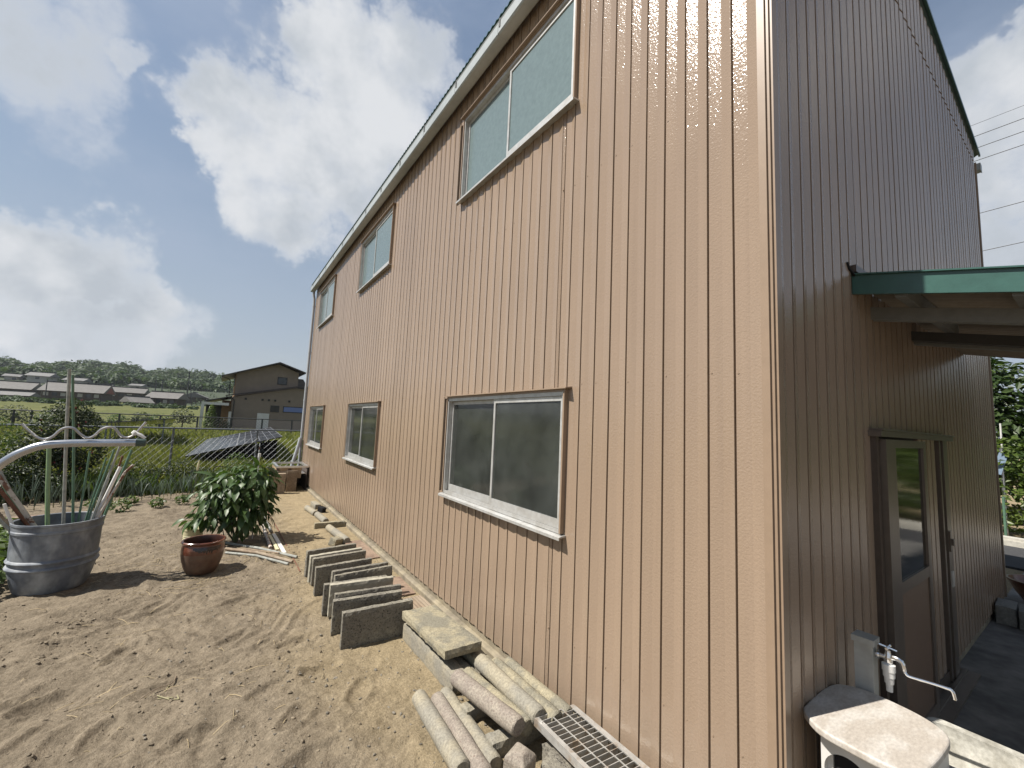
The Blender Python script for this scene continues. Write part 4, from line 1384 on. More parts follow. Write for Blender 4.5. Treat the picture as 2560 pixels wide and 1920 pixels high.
pts, dd = blob_points(1500, pb, rg2, .35)
pts += rg2.normal(0, .03, pts.shape)
# nearest to the camera become single leaves
keep = np.where(pts[:, 2] > G0 + .06)[0]
pts, dd = pts[keep], dd[keep]
cd_ = np.array(CAM)
score = (dd * ((cd_ - pts) / np.linalg.norm(cd_ - pts, axis=1)[:, None])).sum(1) + rg2.normal(0, .3, len(pts)) + .5 * dd[:, 2]
order = np.argsort(-score)
for j, i in enumerate(order[:285]):
    o = bpy.data.objects.new('leaf', leafmeshes[j % 5])
    COL.objects.link(o)
    o.parent = pp
    out = Vector(dd[i])
    out.z = out.z * .45 - .50 + rg2.normal(0, .2)
    a = math.atan2(out.y, out.x) + rg2.normal(0, .5)
    el = math.atan2(out.z, math.hypot(out.x, out.y))
    sc_ = rg2.uniform(.75, 1.25)
    Mx = Matrix.Translation(Vector(pts[i]) - woff(pp)) @ Matrix.Rotation(a, 4, 'Z') @ Matrix.Rotation(-el, 4, 'Y') @ Matrix.Rotation(rg2.normal(0, .45), 4, 'X') @ Matrix.Scale(sc_, 4)
    o.matrix_local = Mx
allV, allF = [], []
b0 = 0
for i in order[285:]:
    V, Fc = leaf_shape(.115, .42, .35, .16)
    out = Vector(dd[i])
    out.z = out.z * .45 - .5 + rg2.normal(0, .2)
    a = math.atan2(out.y, out.x) + rg2.normal(0, .6)
    el = math.atan2(out.z, math.hypot(out.x, out.y))
    A = np.array(Matrix.Translation(Vector(pts[i])) @ Matrix.Rotation(a, 4, 'Z') @ Matrix.Rotation(-el, 4, 'Y') @ Matrix.Rotation(rg2.normal(0, .5), 4, 'X') @ Matrix.Scale(rg2.uniform(.7, 1.2), 4))
    allV.append(np.array(V) @ A[:3, :3].T + A[:3, 3])
    allF += [tuple(np.array(f) + b0) for f in Fc]
    b0 += len(V)
tag(mk('foliage', np.concatenate(allV), allF, M['pepper_leaf'], pp, smooth=True), kind='stuff')
for tx, ty, tz in ((-1.5, 6.62, .85), (-1.9, 6.62, .65), (-2.05, 6.6, .30), (-1.42, 6.6, .5), (-1.66, 6.7, .8), (-1.6, 6.5, .4)):
    MB().tube([(-1.66, 6.64, G0 - .03), ((-1.66 + tx) / 2, 6.63, (tz + G0) / 2 + .05), (tx, ty, tz)], [.016, .011, .005], 6).mk('stem', M['stem'], pp, smooth='auto')
tag(MB().tube([(-1.45, 6.66, G0), (-1.47, 6.66, 1.14)], .007, 6).tube([(-1.47, 6.66, 1.10), (-1.47, 6.66, 1.16)], .020, 8).mk('plant_stake', M['tape'], loc=(-1.45, 6.66, G0), smooth='auto'), 'thin stake with a white top in the pepper plant', 'stake')
tag(MB().tube([(-1.80, 6.85, G0), (-2.03, 6.85, .92), (-2.0, 6.85, .955), (-1.75, 6.85, .93), (-1.5, 6.85, G0)], .006, 6).mk('plant_hoop', M['black'], loc=(-1.8, 6.85, G0), smooth='auto'), 'thin black wire hoop over the pepper plant', 'hoop')

# ------------------------------------------------------------------ sticks lying on the soil
STK = [((-1.783, 6.533), (-1.013, 5.378), .018, 'pole_grey', 'grey tube lying foremost across the sticks beside the pepper plant'),
       ((-1.785, 6.18), (-1.09, 5.20), .020, 'wood', 'brown stick lying second among the crossed sticks by the pot'),
       ((-1.785, 6.07), (-1.139, 5.171), .016, 'pole_grey', 'thin grey stick lying nearest the brown pot'),
       ((-1.205, 8.25), (-1.195, 6.85), .022, 'pole_grey', 'grey stick pointing away along the far side of the pepper plant'),
       ((-1.265, 7.86), (-1.275, 5.89), .024, 'pole_rust', 'rusty pipe lying along the path left of the white strips'),
       ((-1.103, 8.96), (-1.045, 4.877), .007, 'rust', 'long thin rusty rod lying along the sandy path'),
       ((-1.79, 6.36), (-1.20, 5.62), .012, 'wood', 'thin brown stick lying in the shade of the pot')]
for (x0, y0), (x1, y1), r, m, lab in STK:
    z0, z1 = gzs(x0, y0) + r, gzs(x1, y1) + r
    zm_ = max((z0 + z1) / 2, gzs((x0 + x1) / 2, (y0 + y1) / 2) + r)
    o = MB().tube([(x0, y0, z0), ((x0 + x1) / 2, (y0 + y1) / 2, zm_), (x1, y1, z1)], r, 8).mk('stick', M[m], loc=((x0 + x1) / 2, (y0 + y1) / 2, zm_), smooth='auto')
    tag(o, lab, 'stick', 'sticks and rods lying on the soil')
for (x0, x1, y0, y1, lab) in ((-1.175, -1.125, 5.62, 6.72, 'white plastic strip lying on the sand, right one of two'), (-1.235, -1.195, 5.78, 6.62, 'cream strip lying beside the white plastic strip')):
    z = gzs((x0 + x1) / 2, (y0 + y1) / 2) + .012
    stone('plastic_strip', (x1 - x0, y1 - y0, .014), ((x0 + x1) / 2, (y0 + y1) / 2, z), .03, 0, 0, M['white'] if 'white plastic strip lying on' in lab else M['cream'], lab, 'strip', seed=3, amp=.0008, bev=.001)
# branch and twig in the foreground
def onsoil(pts, up):
    return [(x, y, gzs(x, y) + u) for (x, y), u in zip(pts, up)]


tag(MB().tube(smooth_path(onsoil([(-2.278, 2.861), (-2.196, 2.931), (-2.115, 2.958), (-2.091, 2.996)], (.006, .018, .02, .014)), 3), [.0035] * 9 + [.008], 5).mk('twig', M['wood'], loc=(-2.19, 2.92, G0)), 'curved brown twig lying on the bare soil in the foreground', 'twig')
mb = MB()
for (a, b) in (((-2.195, 2.823), (-2.108, 2.736)), ((-2.108, 2.736), (-2.056, 2.717)), ((-2.056, 2.717), (-2.069, 2.759)), ((-2.142, 2.899), (-2.126, 2.965)), ((-2.17, 2.79), (-2.09, 2.75))):
    mb.tube(onsoil([a, b], (.004, .008)), .0035, 5)
tag(mb.mk('dry_stalk', M['pale_stem'], loc=(-2.1, 2.78, G0)), 'pale broken stalk lying beside the curved twig', 'stalk')

# ------------------------------------------------------------------ old sink at the far end of the wall
sk = empty('old_sink_unit', (-.40, 11.5, G0), 'old stainless sink on a rotten wooden cabinet at the far corner', 'sink')
sx0, sx1, sy0, sy1, szt = -.775, -.045, 11.0, 12.1, .50
zb_ = gzs(-.5, 11.2) - .02
mb = MB().box(sx0, sx1, sy0, sy0 + .05, szt - .045, szt).box(sx0, sx1, sy1 - .05, sy1, szt - .045, szt).box(sx0, sx0 + .06, sy0 + .05, sy1 - .05, szt - .045, szt).box(sx1 - .06, sx1, sy0 + .05, sy1 - .05, szt - .045, szt)
mb.box(sx0 + .06, sx1 - .06, sy0 + .05, sy1 - .05, szt - .20, szt - .19)
mb.mk('basin', M['stainless'], sk)
MB().box(sx0 + .01, sx0 + .03, sy0 + .03, sy1 - .02, zb_, szt - .046).mk('cabinet_side', M['ply'], sk)
MB().box(sx1 - .03, sx1 - .01, sy0 + .03, sy1 - .02, zb_, szt - .046).mk('cabinet_side', M['ply_dark'], sk)
MB().box(sx0 + .031, sx1 - .16, sy0 + .012, sy0 + .029, szt - .24, szt - .047).mk('front_board', M['ply'], sk)
MB().box(sx0 + .031, sx1 - .031, sy1 - .06, sy1 - .04, zb_, szt - .21).mk('back_board', M['ply_dark'], sk)
MB().box(sx0 + .02, sx0 + .56, sy0 - .03, sy0 + .008, szt - .30, szt - .12).mk('loose_board', M['wood'], sk)
MB().box(sx0 + .24, sx0 + .47, sy0 - .07, sy0 - .032, zb_, szt - .11).mk('loose_board', M['wood'], sk)
# patterned blocks in front
tb = empty('patterned_wall_block', (-.72, 10.72, G0), 'tan moulded decorative blocks stacked in front of the old sink', 'block')
for kx in range(2):
    for kz in range(2):
        x0, z0 = -.915 + kx * .165, gzs(-.72, 10.72) - .02 + kz * .25
        b_ = MB().box(x0, x0 + .16, 10.66, 10.80, z0, z0 + .245).mk('block', M['tile'], tb)
        r3 = np.random.default_rng(kx * 7 + kz)
        for k in range(5):
            xa = x0 + .008 + k * .03
            MB().box(xa, xa + .022, 10.648 - r3.random() * .006, 10.6598, z0 + .012 + r3.random() * .02, z0 + .23 - r3.random() * .04).mk('moulded_rib', M['tile'], b_)

# ------------------------------------------------------------------ terrazzo wash basin, marble top and tap by the gable
ws = empty('wash_stand', (.35, -.22, -.09), 'white wash stand with a round hole under a worn marble top', 'stand')
poly = [(.139, -.052), (.170, -.030), (.205, -.021), (.366, -.016), (.470, -.020), (.530, -.036), (.570, -.075), (.592, -.125), (.596, -.18), (.590, -.26), (.575, -.325), (.546, -.379), (.505, -.412), (.455, -.424), (.372, -.424), (.28, -.420), (.194, -.410), (.14, -.392), (.098, -.355), (.084, -.30), (.082, -.20), (.092, -.114)]
pl_ = smooth_path([(x, y, 0) for x, y in poly + poly[:3]], 4)[4:-4 - 1]
poly2 = [(p.x, p.y) for p in pl_[:len(poly) * 4]]
o = MB().prism(poly2, .570, .600, 'z').mk('marble_top', M['marble'], ws)
bm_ = o.modifiers.new('bevel', 'BEVEL')
bm_.width = .008
bm_.segments = 3
bm_.limit_method = 'ANGLE'
# body: left side with a round hole (facing -X and -Y)
def holed_panel(x, y0, y1, z0, z1, yc, zc, r, th):
    n = 32
    V, Fc = [], []
    corner = [(y0, z0), (y1, z0), (y1, z1), (y0, z1)]
    outer, inner = [], []
    for k in range(n):
        a = 2 * math.pi * k / n
        inner.append((yc + r * math.cos(a), zc + r * math.sin(a)))
        ca, sa = math.cos(a), math.sin(a)
        ty = ((y1 - yc) / ca if ca > 1e-9 else (y0 - yc) / ca if ca < -1e-9 else 1e9)
        tz = ((z1 - zc) / sa if sa > 1e-9 else (z0 - zc) / sa if sa < -1e-9 else 1e9)
        t = min(ty, tz)
        outer.append((yc + t * ca, zc + t * sa))
    for xx in (x, x + th):
        for ring in (outer, inner):
            V += [(xx, a, b) for a, b in ring]
    for k in range(n):
        j = (k + 1) % n
        Fc += [(k, n + k, n + j, j), (2 * n + k, 2 * n + j, 3 * n + j, 3 * n + k), (n + k, 3 * n + k, 3 * n + j, n + j), (k, j, 2 * n + j, 2 * n + k)]
    return V, Fc


hv, hf = holed_panel(.150, -.40, -.097, -.09, .569, -.185, .432, .078, .03)
MB().add(hv, hf).mk('side_panel', M['white'], ws)
MB().box(.1805, .56, -.127, -.097, -.09, .569).mk('back_panel', M['white'], ws)
MB().box(.1805, .56, -.40, -.372, -.09, .569).mk('front_panel', M['white'], ws)
MB().box(.535, .56, -.3715, -.1275, -.09, .569).mk('side_panel', M['white'], ws)
MB().box(.186, .53, -.366, -.133, -.085, .565).mk('hole_shade_block', M['black'], ws)  # black block added so the hole looks shaded inside

tz_ = empty('terrazzo_basin', (.75, -.40, -.09), 'grey terrazzo wash basin with a raised rim right of the marble top', 'basin')
bx0, bx1, by0, by1, brz = .562, .965, -.62, -.265, .45
def rrect(x0, x1, y0, y1, r, n=6):
    P_ = []
    for cx, cy, a0 in ((x1 - r, y0 + r, -90), (x1 - r, y1 - r, 0), (x0 + r, y1 - r, 90), (x0 + r, y0 + r, 180)):
        for k in range(n + 1):
            a = math.radians(a0 + 90 * k / n)
            P_.append((cx + r * math.cos(a), cy + r * math.sin(a)))
    return P_


ro, ri, rb_ = rrect(bx0, bx1, by0, by1, .055), rrect(bx0 + .028, bx1 - .045, by0 + .045, by1 - .022, .045), rrect(bx0 + .05, bx1 - .09, by0 + .08, by1 - .05, .05)
n = len(ro)
V = [(x, y, -.09) for x, y in ro] + [(x, y, brz - .006) for x, y in ro] + [(x * .98 + .02 * .76, y * .98 - .02 * .44, brz) for x, y in ro] + [(x, y, brz - .002) for x, y in ri] + [(x, y, brz - .05) for x, y in ri] + [(x, y, brz - .16) for x, y in rb_]
Fc = []
for lv in range(5):
    for k in range(n):
        j = (k + 1) % n
        Fc.append((lv * n + k, lv * n + j, (lv + 1) * n + j, (lv + 1) * n + k))
Fc.append(tuple(range(5 * n, 6 * n)))
MB().add(V, Fc).mk('basin_shell', M['terrazzo'], tz_, smooth='auto')

hy = empty('water_standpipe', (.64, -.10, -.09), 'grey plastic water standpipe by the door with a chrome tap', 'standpipe')
MB().box(.605, .675, -.155, -.085, -.09, .800).mk('standpipe_column', M['hyd'], hy)
MB().box(.597, .683, -.163, -.077, .8005, .828).mk('standpipe_cap', M['hyd'], hy)
tap = MB().tube([(.64, -.155, .762), (.64, -.195, .762)], .010, 10).mk('tap', M['chrome'], hy, smooth='auto')
MB().tube([(.64, -.163, .762), (.64, -.168, .762)], .022, 12).mk('escutcheon', M['chrome'], tap, smooth='auto')
MB().lathe([(0, 0), (.013, 0), (.017, .012), (.016, .03), (.011, .045), (.009, .06), (0, .06)], 14, (.64, -.203, .738)).mk('tap_body', M['chrome'], tap, smooth='auto')
MB().tube([(.64, -.172, .812), (.64, -.236, .806)], .006, 8).tube([(.612, -.204, .809), (.668, -.204, .809)], .006, 8).mk('tap_handle', M['chrome'], tap, smooth='auto')
MB().tube(smooth_path([(.64, -.203, .764), (.64, -.225, .772), (.64, -.246, .768), (.64, -.254, .745), (.64, -.256, .732)], 3), .011, 10).mk('tap_outlet', M['chrome'], tap, smooth='auto')
MB().tube(smooth_path([(.64, -.256, .734), (.64, -.262, .722), (.64, -.275, .716), (.64, -.33, .722), (.64, -.392, .727), (.64, -.408, .722), (.64, -.414, .70), (.64, -.414, .692)], 4), .0065, 10).mk('swivel_spout', M['chrome'], tap, smooth='auto')
MB().lathe([(0, 0), (.012, 0), (.013, .034), (.017, .035), (.018, .062), (.022, .063), (.022, .088), (.025, .089), (.025, .118), (.018, .122), (0, .122)], 16, (.64, -.203, .618)).mk('hose_coupling', M['white'], tap, smooth='auto')

# ------------------------------------------------------------------ chain-link fence behind the plot
FY = 13.2
fn = empty('chain_link_fence', (-5, FY, .1), 'galvanised chain-link fence with grey posts behind the vegetable bed', 'fence')
fzt, fzb = 1.30, .08
MB().tube([(-16, FY, fzt - .05), (-6, FY, fzt - .02), (-3, FY, fzt), (0.6, FY, fzt + .02)], .021, 10).mk('top_rail', M['fpost'], fn, smooth='auto')
for k in range(9):
    x = -1.117 - 1.884 * k
    MB().tube([(x, FY + .005, fzb - .25), (x, FY + .005, fzt + .02)], .026, 10).mk('post', M['fpost'], fn, smooth='auto')
MB().tube([(.35, FY + .005, fzb - .25), (.35, FY + .005, fzt + .02)], .026, 10).mk('post', M['fpost'], fn, smooth='auto')
mb = MB()
pw = .15
hh = fzt - .03 - fzb
x = -14.0
while x < 0.4:
    for sg in (1, -1):
        a, b = (x, fzb), (x + sg * hh * .9, fzt - .03)
        mb.tube([(a[0], FY - .03 + sg * .003, a[1]), (b[0], FY - .03 + sg * .003, b[1])], .0032, 3, cap=False)
    x += pw
tag(mb.mk('wire_mesh', M['wire'], fn), kind='stuff')

# second, darker fence across the field
f2 = empty('dark_field_fence', (-5, 38, .2), 'thin dark fence across the field in front of the brown house', 'fence')
MB().tube([(-26, 38, 1.34), (-12, 38, 1.36), (4.5, 38, 1.40)], .036, 6).mk('top_rail', M['fdark'], f2)
MB().tube([(-26, 38, .50), (4.5, 38, .52)], .012, 5).mk('bottom_wire', M['fdark'], f2)
for x in (-20.2, -16.0, -11.84, -12.6, -9.9, -7.76, -5.6, -3.46, -1.4, .685, 2.81):
    MB().tube([(x, 38, .1), (x, 38, 1.39)], .058, 6).mk('post', M['fdark'], f2)
mb = MB()
for x in np.arange(-14, 4.5, .22):
    for sg in (1, -1):
        mb.tube([(x, 38.02, .5), (x + sg * .85, 38.02, 1.36)], .004, 3, cap=False)
tag(mb.mk('wire_mesh', M['fdark'], f2), kind='stuff')

# ------------------------------------------------------------------ solar arrays
def solar(name, A, B, vec, ncol, nrow, label, legs=True):
    """A low near corner, B high near corner, vec runs away from us along the array"""
    A, B, vec = Vector(A), Vector(B), Vector(vec)
    t = empty(name, (A.x, A.y, gzs(A.x, A.y)), label, 'solar array')
    up = B - A
    nrm = up.cross(vec).normalized()
    if nrm.z < 0:
        nrm = -nrm
    for i in range(ncol):
        for j in range(nrow):
            u0, u1 = i / ncol + .004, (i + 1) / ncol - .004
            v0, v1 = j / nrow + .004, (j + 1) / nrow - .004
            c = [A + vec * u + up * v for u, v in ((u0, v0), (u1, v0), (u1, v1), (u0, v1))]
            V = [tuple(q) for q in c] + [tuple(q - nrm * .035) for q in c]
            fc = [(0, 1, 2, 3), (7, 6, 5, 4), (0, 4, 5, 1), (1, 5, 6, 2), (2, 6, 7, 3), (3, 7, 4, 0)]
            p = mk('panel', V, fc, M['pv'], t)
            mb = MB()
            # cell rows and frame edges stand a little proud
            for k in range(0, 7):
                w = v0 + (v1 - v0) * k / 6
                a, b = A + vec * u0 + up * w, A + vec * u1 + up * w
                mb.add([tuple(q) for q in (a + nrm * .004, b + nrm * .004, b + nrm * .004 + up * .006, a + nrm * .004 + up * .006)], [(0, 1, 2, 3)])
            for u in (u0, u1 - .008):
                a, b = A + vec * u + up * v0, A + vec * u + up * v1
                mb.add([tuple(q) for q in (a + nrm * .003, a + nrm * .003 + vec * .006, b + nrm * .003 + vec * .006, b + nrm * .003)], [(0, 1, 2, 3)])
            mb.mk('panel_frame', M['pvframe'], p)
    if legs:
        for i in range(ncol + 1):
            for v in (.15, .85):
                q = A + vec * (min(max(i / ncol, .03), .97)) + up * v - nrm * .04
                MB().tube([(q.x, q.y, gzs(q.x, q.y) - .1), tuple(q)], .03, 6).mk('leg', M['fpost'], t)
    return t


solar('solar_array', (-2.83, 15.5, .37), (-.228, 15.5, 1.04), (.35, 8.8, .08), 4, 2, 'tilted solar array close behind the chain-link fence')
solar('solar_array', (-6.48, 24, 1.08), (-3.74, 24, 1.42), (-.6, 7, -.36), 3, 2, 'second solar array seen edge-on farther across the field')
# black sheet added to paint the shade under the near array
tag(MB().add([(-2.3, 15.62, .05), (-.35, 15.62, .05), (-.35, 15.62, .92), (-2.3, 15.62, .42)], [(0, 1, 2, 3)]).add([(-2.3, 15.66, .05), (-.35, 15.66, .05), (-.35, 15.66, .92), (-2.3, 15.66, .42)], [(3, 2, 1, 0)]).mk('underside_shade_sheet', M['black'], loc=(-1.2, 15.6, .1)), 'black sheet standing in for the shade below the near solar array', 'shade sheet')
mb = empty('marker_pole', (-.95, 14.6, 0), 'red and white striped marker pole behind the fence', 'pole')
for k in range(8):
    MB().tube([(-.93, 14.6, .05 + k * .10), (-.93, 14.6, .05 + (k + 1) * .10 - .001)], .014, 6).mk('band', M['tape'] if k % 2 else M['rust'], mb)

# ------------------------------------------------------------------ brown house
HY = 44.0
hs = empty('brown_house', (1.5, HY, .2), 'modern brown two storey house with a low pitched dark roof', 'house')
w1 = MB().prism([(-1.385, .1), (7.2, .1), (7.2, 4.40), (3.57, 4.40), (-1.385, 3.22)], HY, HY + 9, 'y').mk('lower_wall', M['wall_brown'], hs)
w2 = MB().prism([(-1.25, 3.3), (3.80, 4.45), (3.80, 5.95), (2.05, 6.60), (-1.25, 5.55)], HY + .35, HY + 7, 'y').mk('upper_wall', M['wall_brown'], hs)
MB().box(-1.30, -1.2505, HY + .6, HY + 6.8, 3.35, 5.40).mk('side_cladding', M['wall_tan'], hs)
MB().prism([(-2.35, 4.96), (2.05, 6.66), (4.36, 5.92), (4.36, 6.02), (2.05, 6.78), (-2.35, 5.06)], HY - .3, HY + 7.6, 'y').mk('upper_roof', M['roof_dark'], hs)
MB().prism([(-1.9, 3.26), (3.6, 4.50), (7.6, 4.42), (7.6, 4.50), (3.6, 4.58), (-1.9, 3.34)], HY - .35, HY + .2, 'y').mk('lower_roof', M['roof_dark'], hs)
MB().prism([(-3.3, 2.70), (-1.40, 3.22), (-1.40, 3.32), (-3.3, 2.80)], HY + .25, HY + 8, 'y').mk('porch_roof', M['roof_dark'], hs)
MB().box(-2.10, -1.40, HY + 1.2, HY + 8, .1, 2.9).mk('porch_wall', M['wall_tan'], hs)


def hwin(x0, x1, z0, z1, y, m):
    fr = MB().box(x0 - .07, x1 + .07, y - .04, y - .002, z0 - .07, z1 + .07).mk('window', M['winblack'], hs)
    MB().box(x0, x1, y - .05, y - .0402, z0, z1).mk('pane', M[m], fr)


hwin(2.10, 2.78, 4.74, 5.33, HY + .35, 'winglass')
hwin(1.72, 2.30, 2.10, 2.58, HY, 'winglass')
hwin(2.75, 4.8, 2.12, 2.56, HY, 'winblue')
MB().box(.65, 1.60, HY - .06, HY - .002, .25, 1.87).mk('meter_cabinet', M['white'], hs)
for x in (-.37, .946, 1.46, 1.977, 3.158):
    MB().box(x - .09, x + .09, HY - .05, HY - .001, 3.03, 3.21).mk('vent', M['winblack'], hs)
for y in (HY + 1.2, HY + 2.2, HY + 3.2):
    MB().box(-1.36, -1.3005, y, y + .8, 4.3, 5.15).mk('side_window', M['winglass'], hs)
MB().tube([(-2.3, HY - .2, 4.95), (-1.75, HY - .1, 4.78), (-1.68, HY - .05, 4.6), (-1.66, HY - .05, 3.4)], .04, 6).mk('drainpipe', M['winblack'], hs)
MB().tube([(-1.85, HY - .2, 3.22), (-1.28, HY - .12, 3.02), (-1.22, HY - .08, 2.85), (-1.22, HY - .08, .2)], .04, 6).mk('drainpipe', M['winblack'], hs)
MB().prism([(3.4, 4.6), (5.2, 4.6), (4.6, 5.6), (3.5, 5.6)], HY + 3, HY + 8, 'y').mk('rear_roof', M['tilegrey'], hs)

cpz = .3
cpt = empty('white_carport', (-2.9, HY - 1, cpz), 'white framed carport left of the brown house', 'carport')
MB().box(-3.50, -1.6, HY - 1.6, HY - 1.45, 2.40, 2.62).mk('header', M['white'], cpt)
MB().box(-3.52, -3.30, HY - 1.6, HY - 1.4, cpz, 2.399).mk('post', M['white'], cpt)
MB().box(-3.50, -1.6, HY - 1.4, HY + 3, 2.5, 2.6).mk('carport_roof', M['fdark'], cpt)
MB().box(-3.29, -1.6, HY + 2.9, HY + 3, cpz, 2.49).mk('rear_wall', M['fdark'], cpt)
tag(MB().box(-1.55, -1.34, HY - .5, HY - .3, .25, 1.9).mk('white_pillar', M['white'], loc=(-1.45, HY - .4, .25)), 'white gate pillar at the corner of the brown house', 'pillar')

# ------------------------------------------------------------------ village across the field
def vhouse(name, label, cx, cy, wid, dep, z0, ze, zr, rz=0.0, roofm='tilegrey', wallm='oldwood', gable=None, nwin=4, over=.7, hip=False, group='old tiled farmhouses across the field'):
    t = empty(name, (cx, cy, z0), label, 'house', group)
    R = Matrix.Translation((cx, cy, 0)) @ Matrix.Rotation(rz, 4, 'Z')

    def put(nm, mb, m, parent=t):
        mb.xf(R)
        return mb.mk(nm, M[m], parent)
    w2_, d2 = wid / 2, dep / 2
    put('wall', MB().box(-w2_, w2_, -d2, d2, z0 - 1.5, ze), wallm)
    V = [(-w2_ - over, -d2 - over, ze - .25), (w2_ + over, -d2 - over, ze - .25), (w2_ + over, d2 + over, ze - .25), (-w2_ - over, d2 + over, ze - .25), (-w2_ - over, 0, zr), (w2_ + over, 0, zr)]
    rf_ = put('roof', MB().add(V, [(0, 1, 5, 4), (2, 3, 4, 5), (3, 0, 4), (1, 2, 5), (3, 2, 1, 0)]), roofm)
    put('ridge', MB().box(-w2_ - over - .05, w2_ + over + .05, -.18, .18, zr - .1, zr + .22), 'fdark', rf_)
    if gable:
        for sx in (-1, 1):
            xg = sx * (w2_ + over + .02)
            put('gable_boards', MB().add([(xg, -d2 * .8, ze - .2), (xg, d2 * .8, ze - .2), (xg, 0, zr - .5)], [(0, 1, 2)]), gable)
    for k in range(nwin):
        xw = -w2_ + wid * (k + .5) / nwin
        put('window', MB().box(xw - wid / nwin * .3, xw + wid / nwin * .3, -d2 - .06, -d2 - .005, ze - 1.5, ze - .6), 'winglass' if k % 2 else 'plaster')
    return t


def vh(xl, xr, y, ze, zr, zb, **kw):
    return dict(cx=(xl + xr) / 2, cy=y + kw.get('dep', 8) / 2, wid=abs(xr - xl), ze=ze, zr=zr, z0=zb)


def addh(label, xl, xr, y, ze, zr, zb, **kw):
    d = vh(xl, xr, y, ze, zr, zb, **kw)
    dep = kw.pop('dep', 8)
    vhouse('farmhouse', label, d['cx'], d['cy'], d['wid'] - 1.4, dep, d['z0'], d['ze'], d['zr'], **kw)


addh('large grey tiled farmhouse with a rust red gable, middle left of the village', -40.52, -27.92, 153.68, 5.71, 7.87, 2.74, rz=-.10, gable='oldred', nwin=7, dep=9)
addh('long grey tiled farmhouse right of the one with the red gable', -31.34, -22.16, 171.68, 6.88, 8.32, 3.82, rz=-.06, nwin=4)
addh('grey tiled house with stepped low roofs in front of the pole', -17.48, -10.46, 135.68, 4.99, 6.43, 2.02, rz=-.25, nwin=4, dep=7)
addh('low shed roof in front of the stepped tiled house', -21.44, -16.76, 130.28, 3.55, 4.72, 1.84, rz=.5, nwin=2, dep=5)
addh('grey tiled farmhouse at the left edge of the village', -53.3, -43.76, 162.68, 5.8, 7.6, 2.56, rz=-.05, nwin=4)
addh('low pale roofed shed in front of the red gabled farmhouse', -45.56, -39.08, 144.68, 3.91, 4.63, 2.38, rz=-.1, roofm='tilelight', nwin=2, dep=4)
addh('pale roofed house on the slope, leftmost of those below the forest', -64.82, -57.8, 234.68, 13.0, 14.35, 10.3, rz=-.1, roofm='tilelight', wallm='plaster', nwin=3)
addh('pale roofed house on the slope, second from the left', -52.76, -46.46, 225.68, 11.83, 12.82, 9.94, rz=-.12, roofm='tilelight', wallm='plaster', nwin=3)
addh('small pale roofed house highest on the slope at the left edge', -72.2, -67.52, 238.28, 12.28, 13.18, 9.94, rz=.1, roofm='tilelight', wallm='plaster', nwin=2)
addh('brown gabled house between the pole and the carport', -14.96, -7.58, 198.68, 7.42, 9.13, 4.36, rz=1.45, wallm='oldwood', roofm='tilegrey', nwin=2)
addh('small pale roof among the trees above the stepped house', -32.6, -28.28, 216.68, 11.02, 11.74, 9.4, rz=-.15, roofm='tilelight', wallm='plaster', nwin=2)
addh('dark low roof on the slope above the long farmhouse', -44.3, -37.1, 213.08, 9.4, 10.48, 7.6, rz=-.1, nwin=2)

# utility poles
def upole(xt, zt, xb, zb, y, label, arms=2, r=.14):
    a, b = Vector((xb, y, zb)), Vector((xt, y, zt))
    t = empty('utility_pole', (a.x, a.y, a.z), label, 'pole', 'utility poles in the village')
    MB().tube([(a.x, a.y, a.z - 3), (b.x, b.y, b.z)], [r, r * .7], 8).mk('pole', M['fdark'], t)
    for k in range(arms):
        MB().box(b.x - .9, b.x + .9, b.y - .06, b.y + .06, b.z - .6 - k * .8, b.z - .48 - k * .8).mk('cross_arm', M['fdark'], t)


upole(-37.21, 7.87, -37.06, 2.14, 144.68, 'leaning pole in front of the red gabled farmhouse', 0)
upole(-17.39, 10.04, -16.98, 2.92, 144.68, 'utility pole with cross arms left of the pair by the stepped house')
upole(-16.0, 9.67, -15.61, 1.84, 144.68, 'utility pole just right of the cross-armed one', 1)
upole(-14.08, 7.29, -13.77, 1.17, 144.68, 'short pole in front of the stepped house', 0)
upole(-10.46, 12.85, -10.44, 4.18, 144.68, 'tallest utility pole, left of the brown house', 1, .16)
upole(-10.1, 10.12, -8.95, 4.72, 144.68, 'slanting brace pole against the tallest utility pole', 0)
py = empty('lattice_pylon', (-148, 500, 20), 'faint lattice pylon on the hill at the left edge', 'pylon')
for sx in (-1, 1):
    for sy in (-1, 1):
        MB().tube([(-148 + sx * 1.6, 500 + sy * 1.6, 22), (-148 + sx * .4, 500 + sy * .4, 38.5)], .09, 4).mk('leg', M['fpost'], py)
for z in (30, 33, 35.5, 37.5):
    w = .4 + (38.5 - z) / 16.5 * 1.2
    MB().box(-148 - w * (2.2 if z > 34 else 1), -148 + w * (2.2 if z > 34 else 1), 499.9, 500.1, z, z + .12).mk('cross_bar', M['fpost'], py)

# ------------------------------------------------------------------ hill with forest
hx = np.linspace(-520, 420, 95)
hy_ = np.concatenate([np.linspace(178, 270, 24), np.linspace(280, 900, 50)])
HX, HYY = np.meshgrid(hx, hy_)
prof_x = np.array([-520, -300, -160, -138, -128, -108, -90, -70, -56, -38, -18, 20, 120, 420])
prof_z = np.array([20, 22, 29.5, 31.5, 28.5, 32, 34.5, 34.0, 31.0, 34.5, 33.5, 32, 26, 18])


def hill_z(x, y):
    k = ramp_np(y, 225, 455)
    z = 2.0 + k * (np.interp(x / (y / 468.0), prof_x, prof_z) - 5.5)
    return np.maximum(z, 2.0 + np.clip((y - 182) * .155, 0, 9.5))


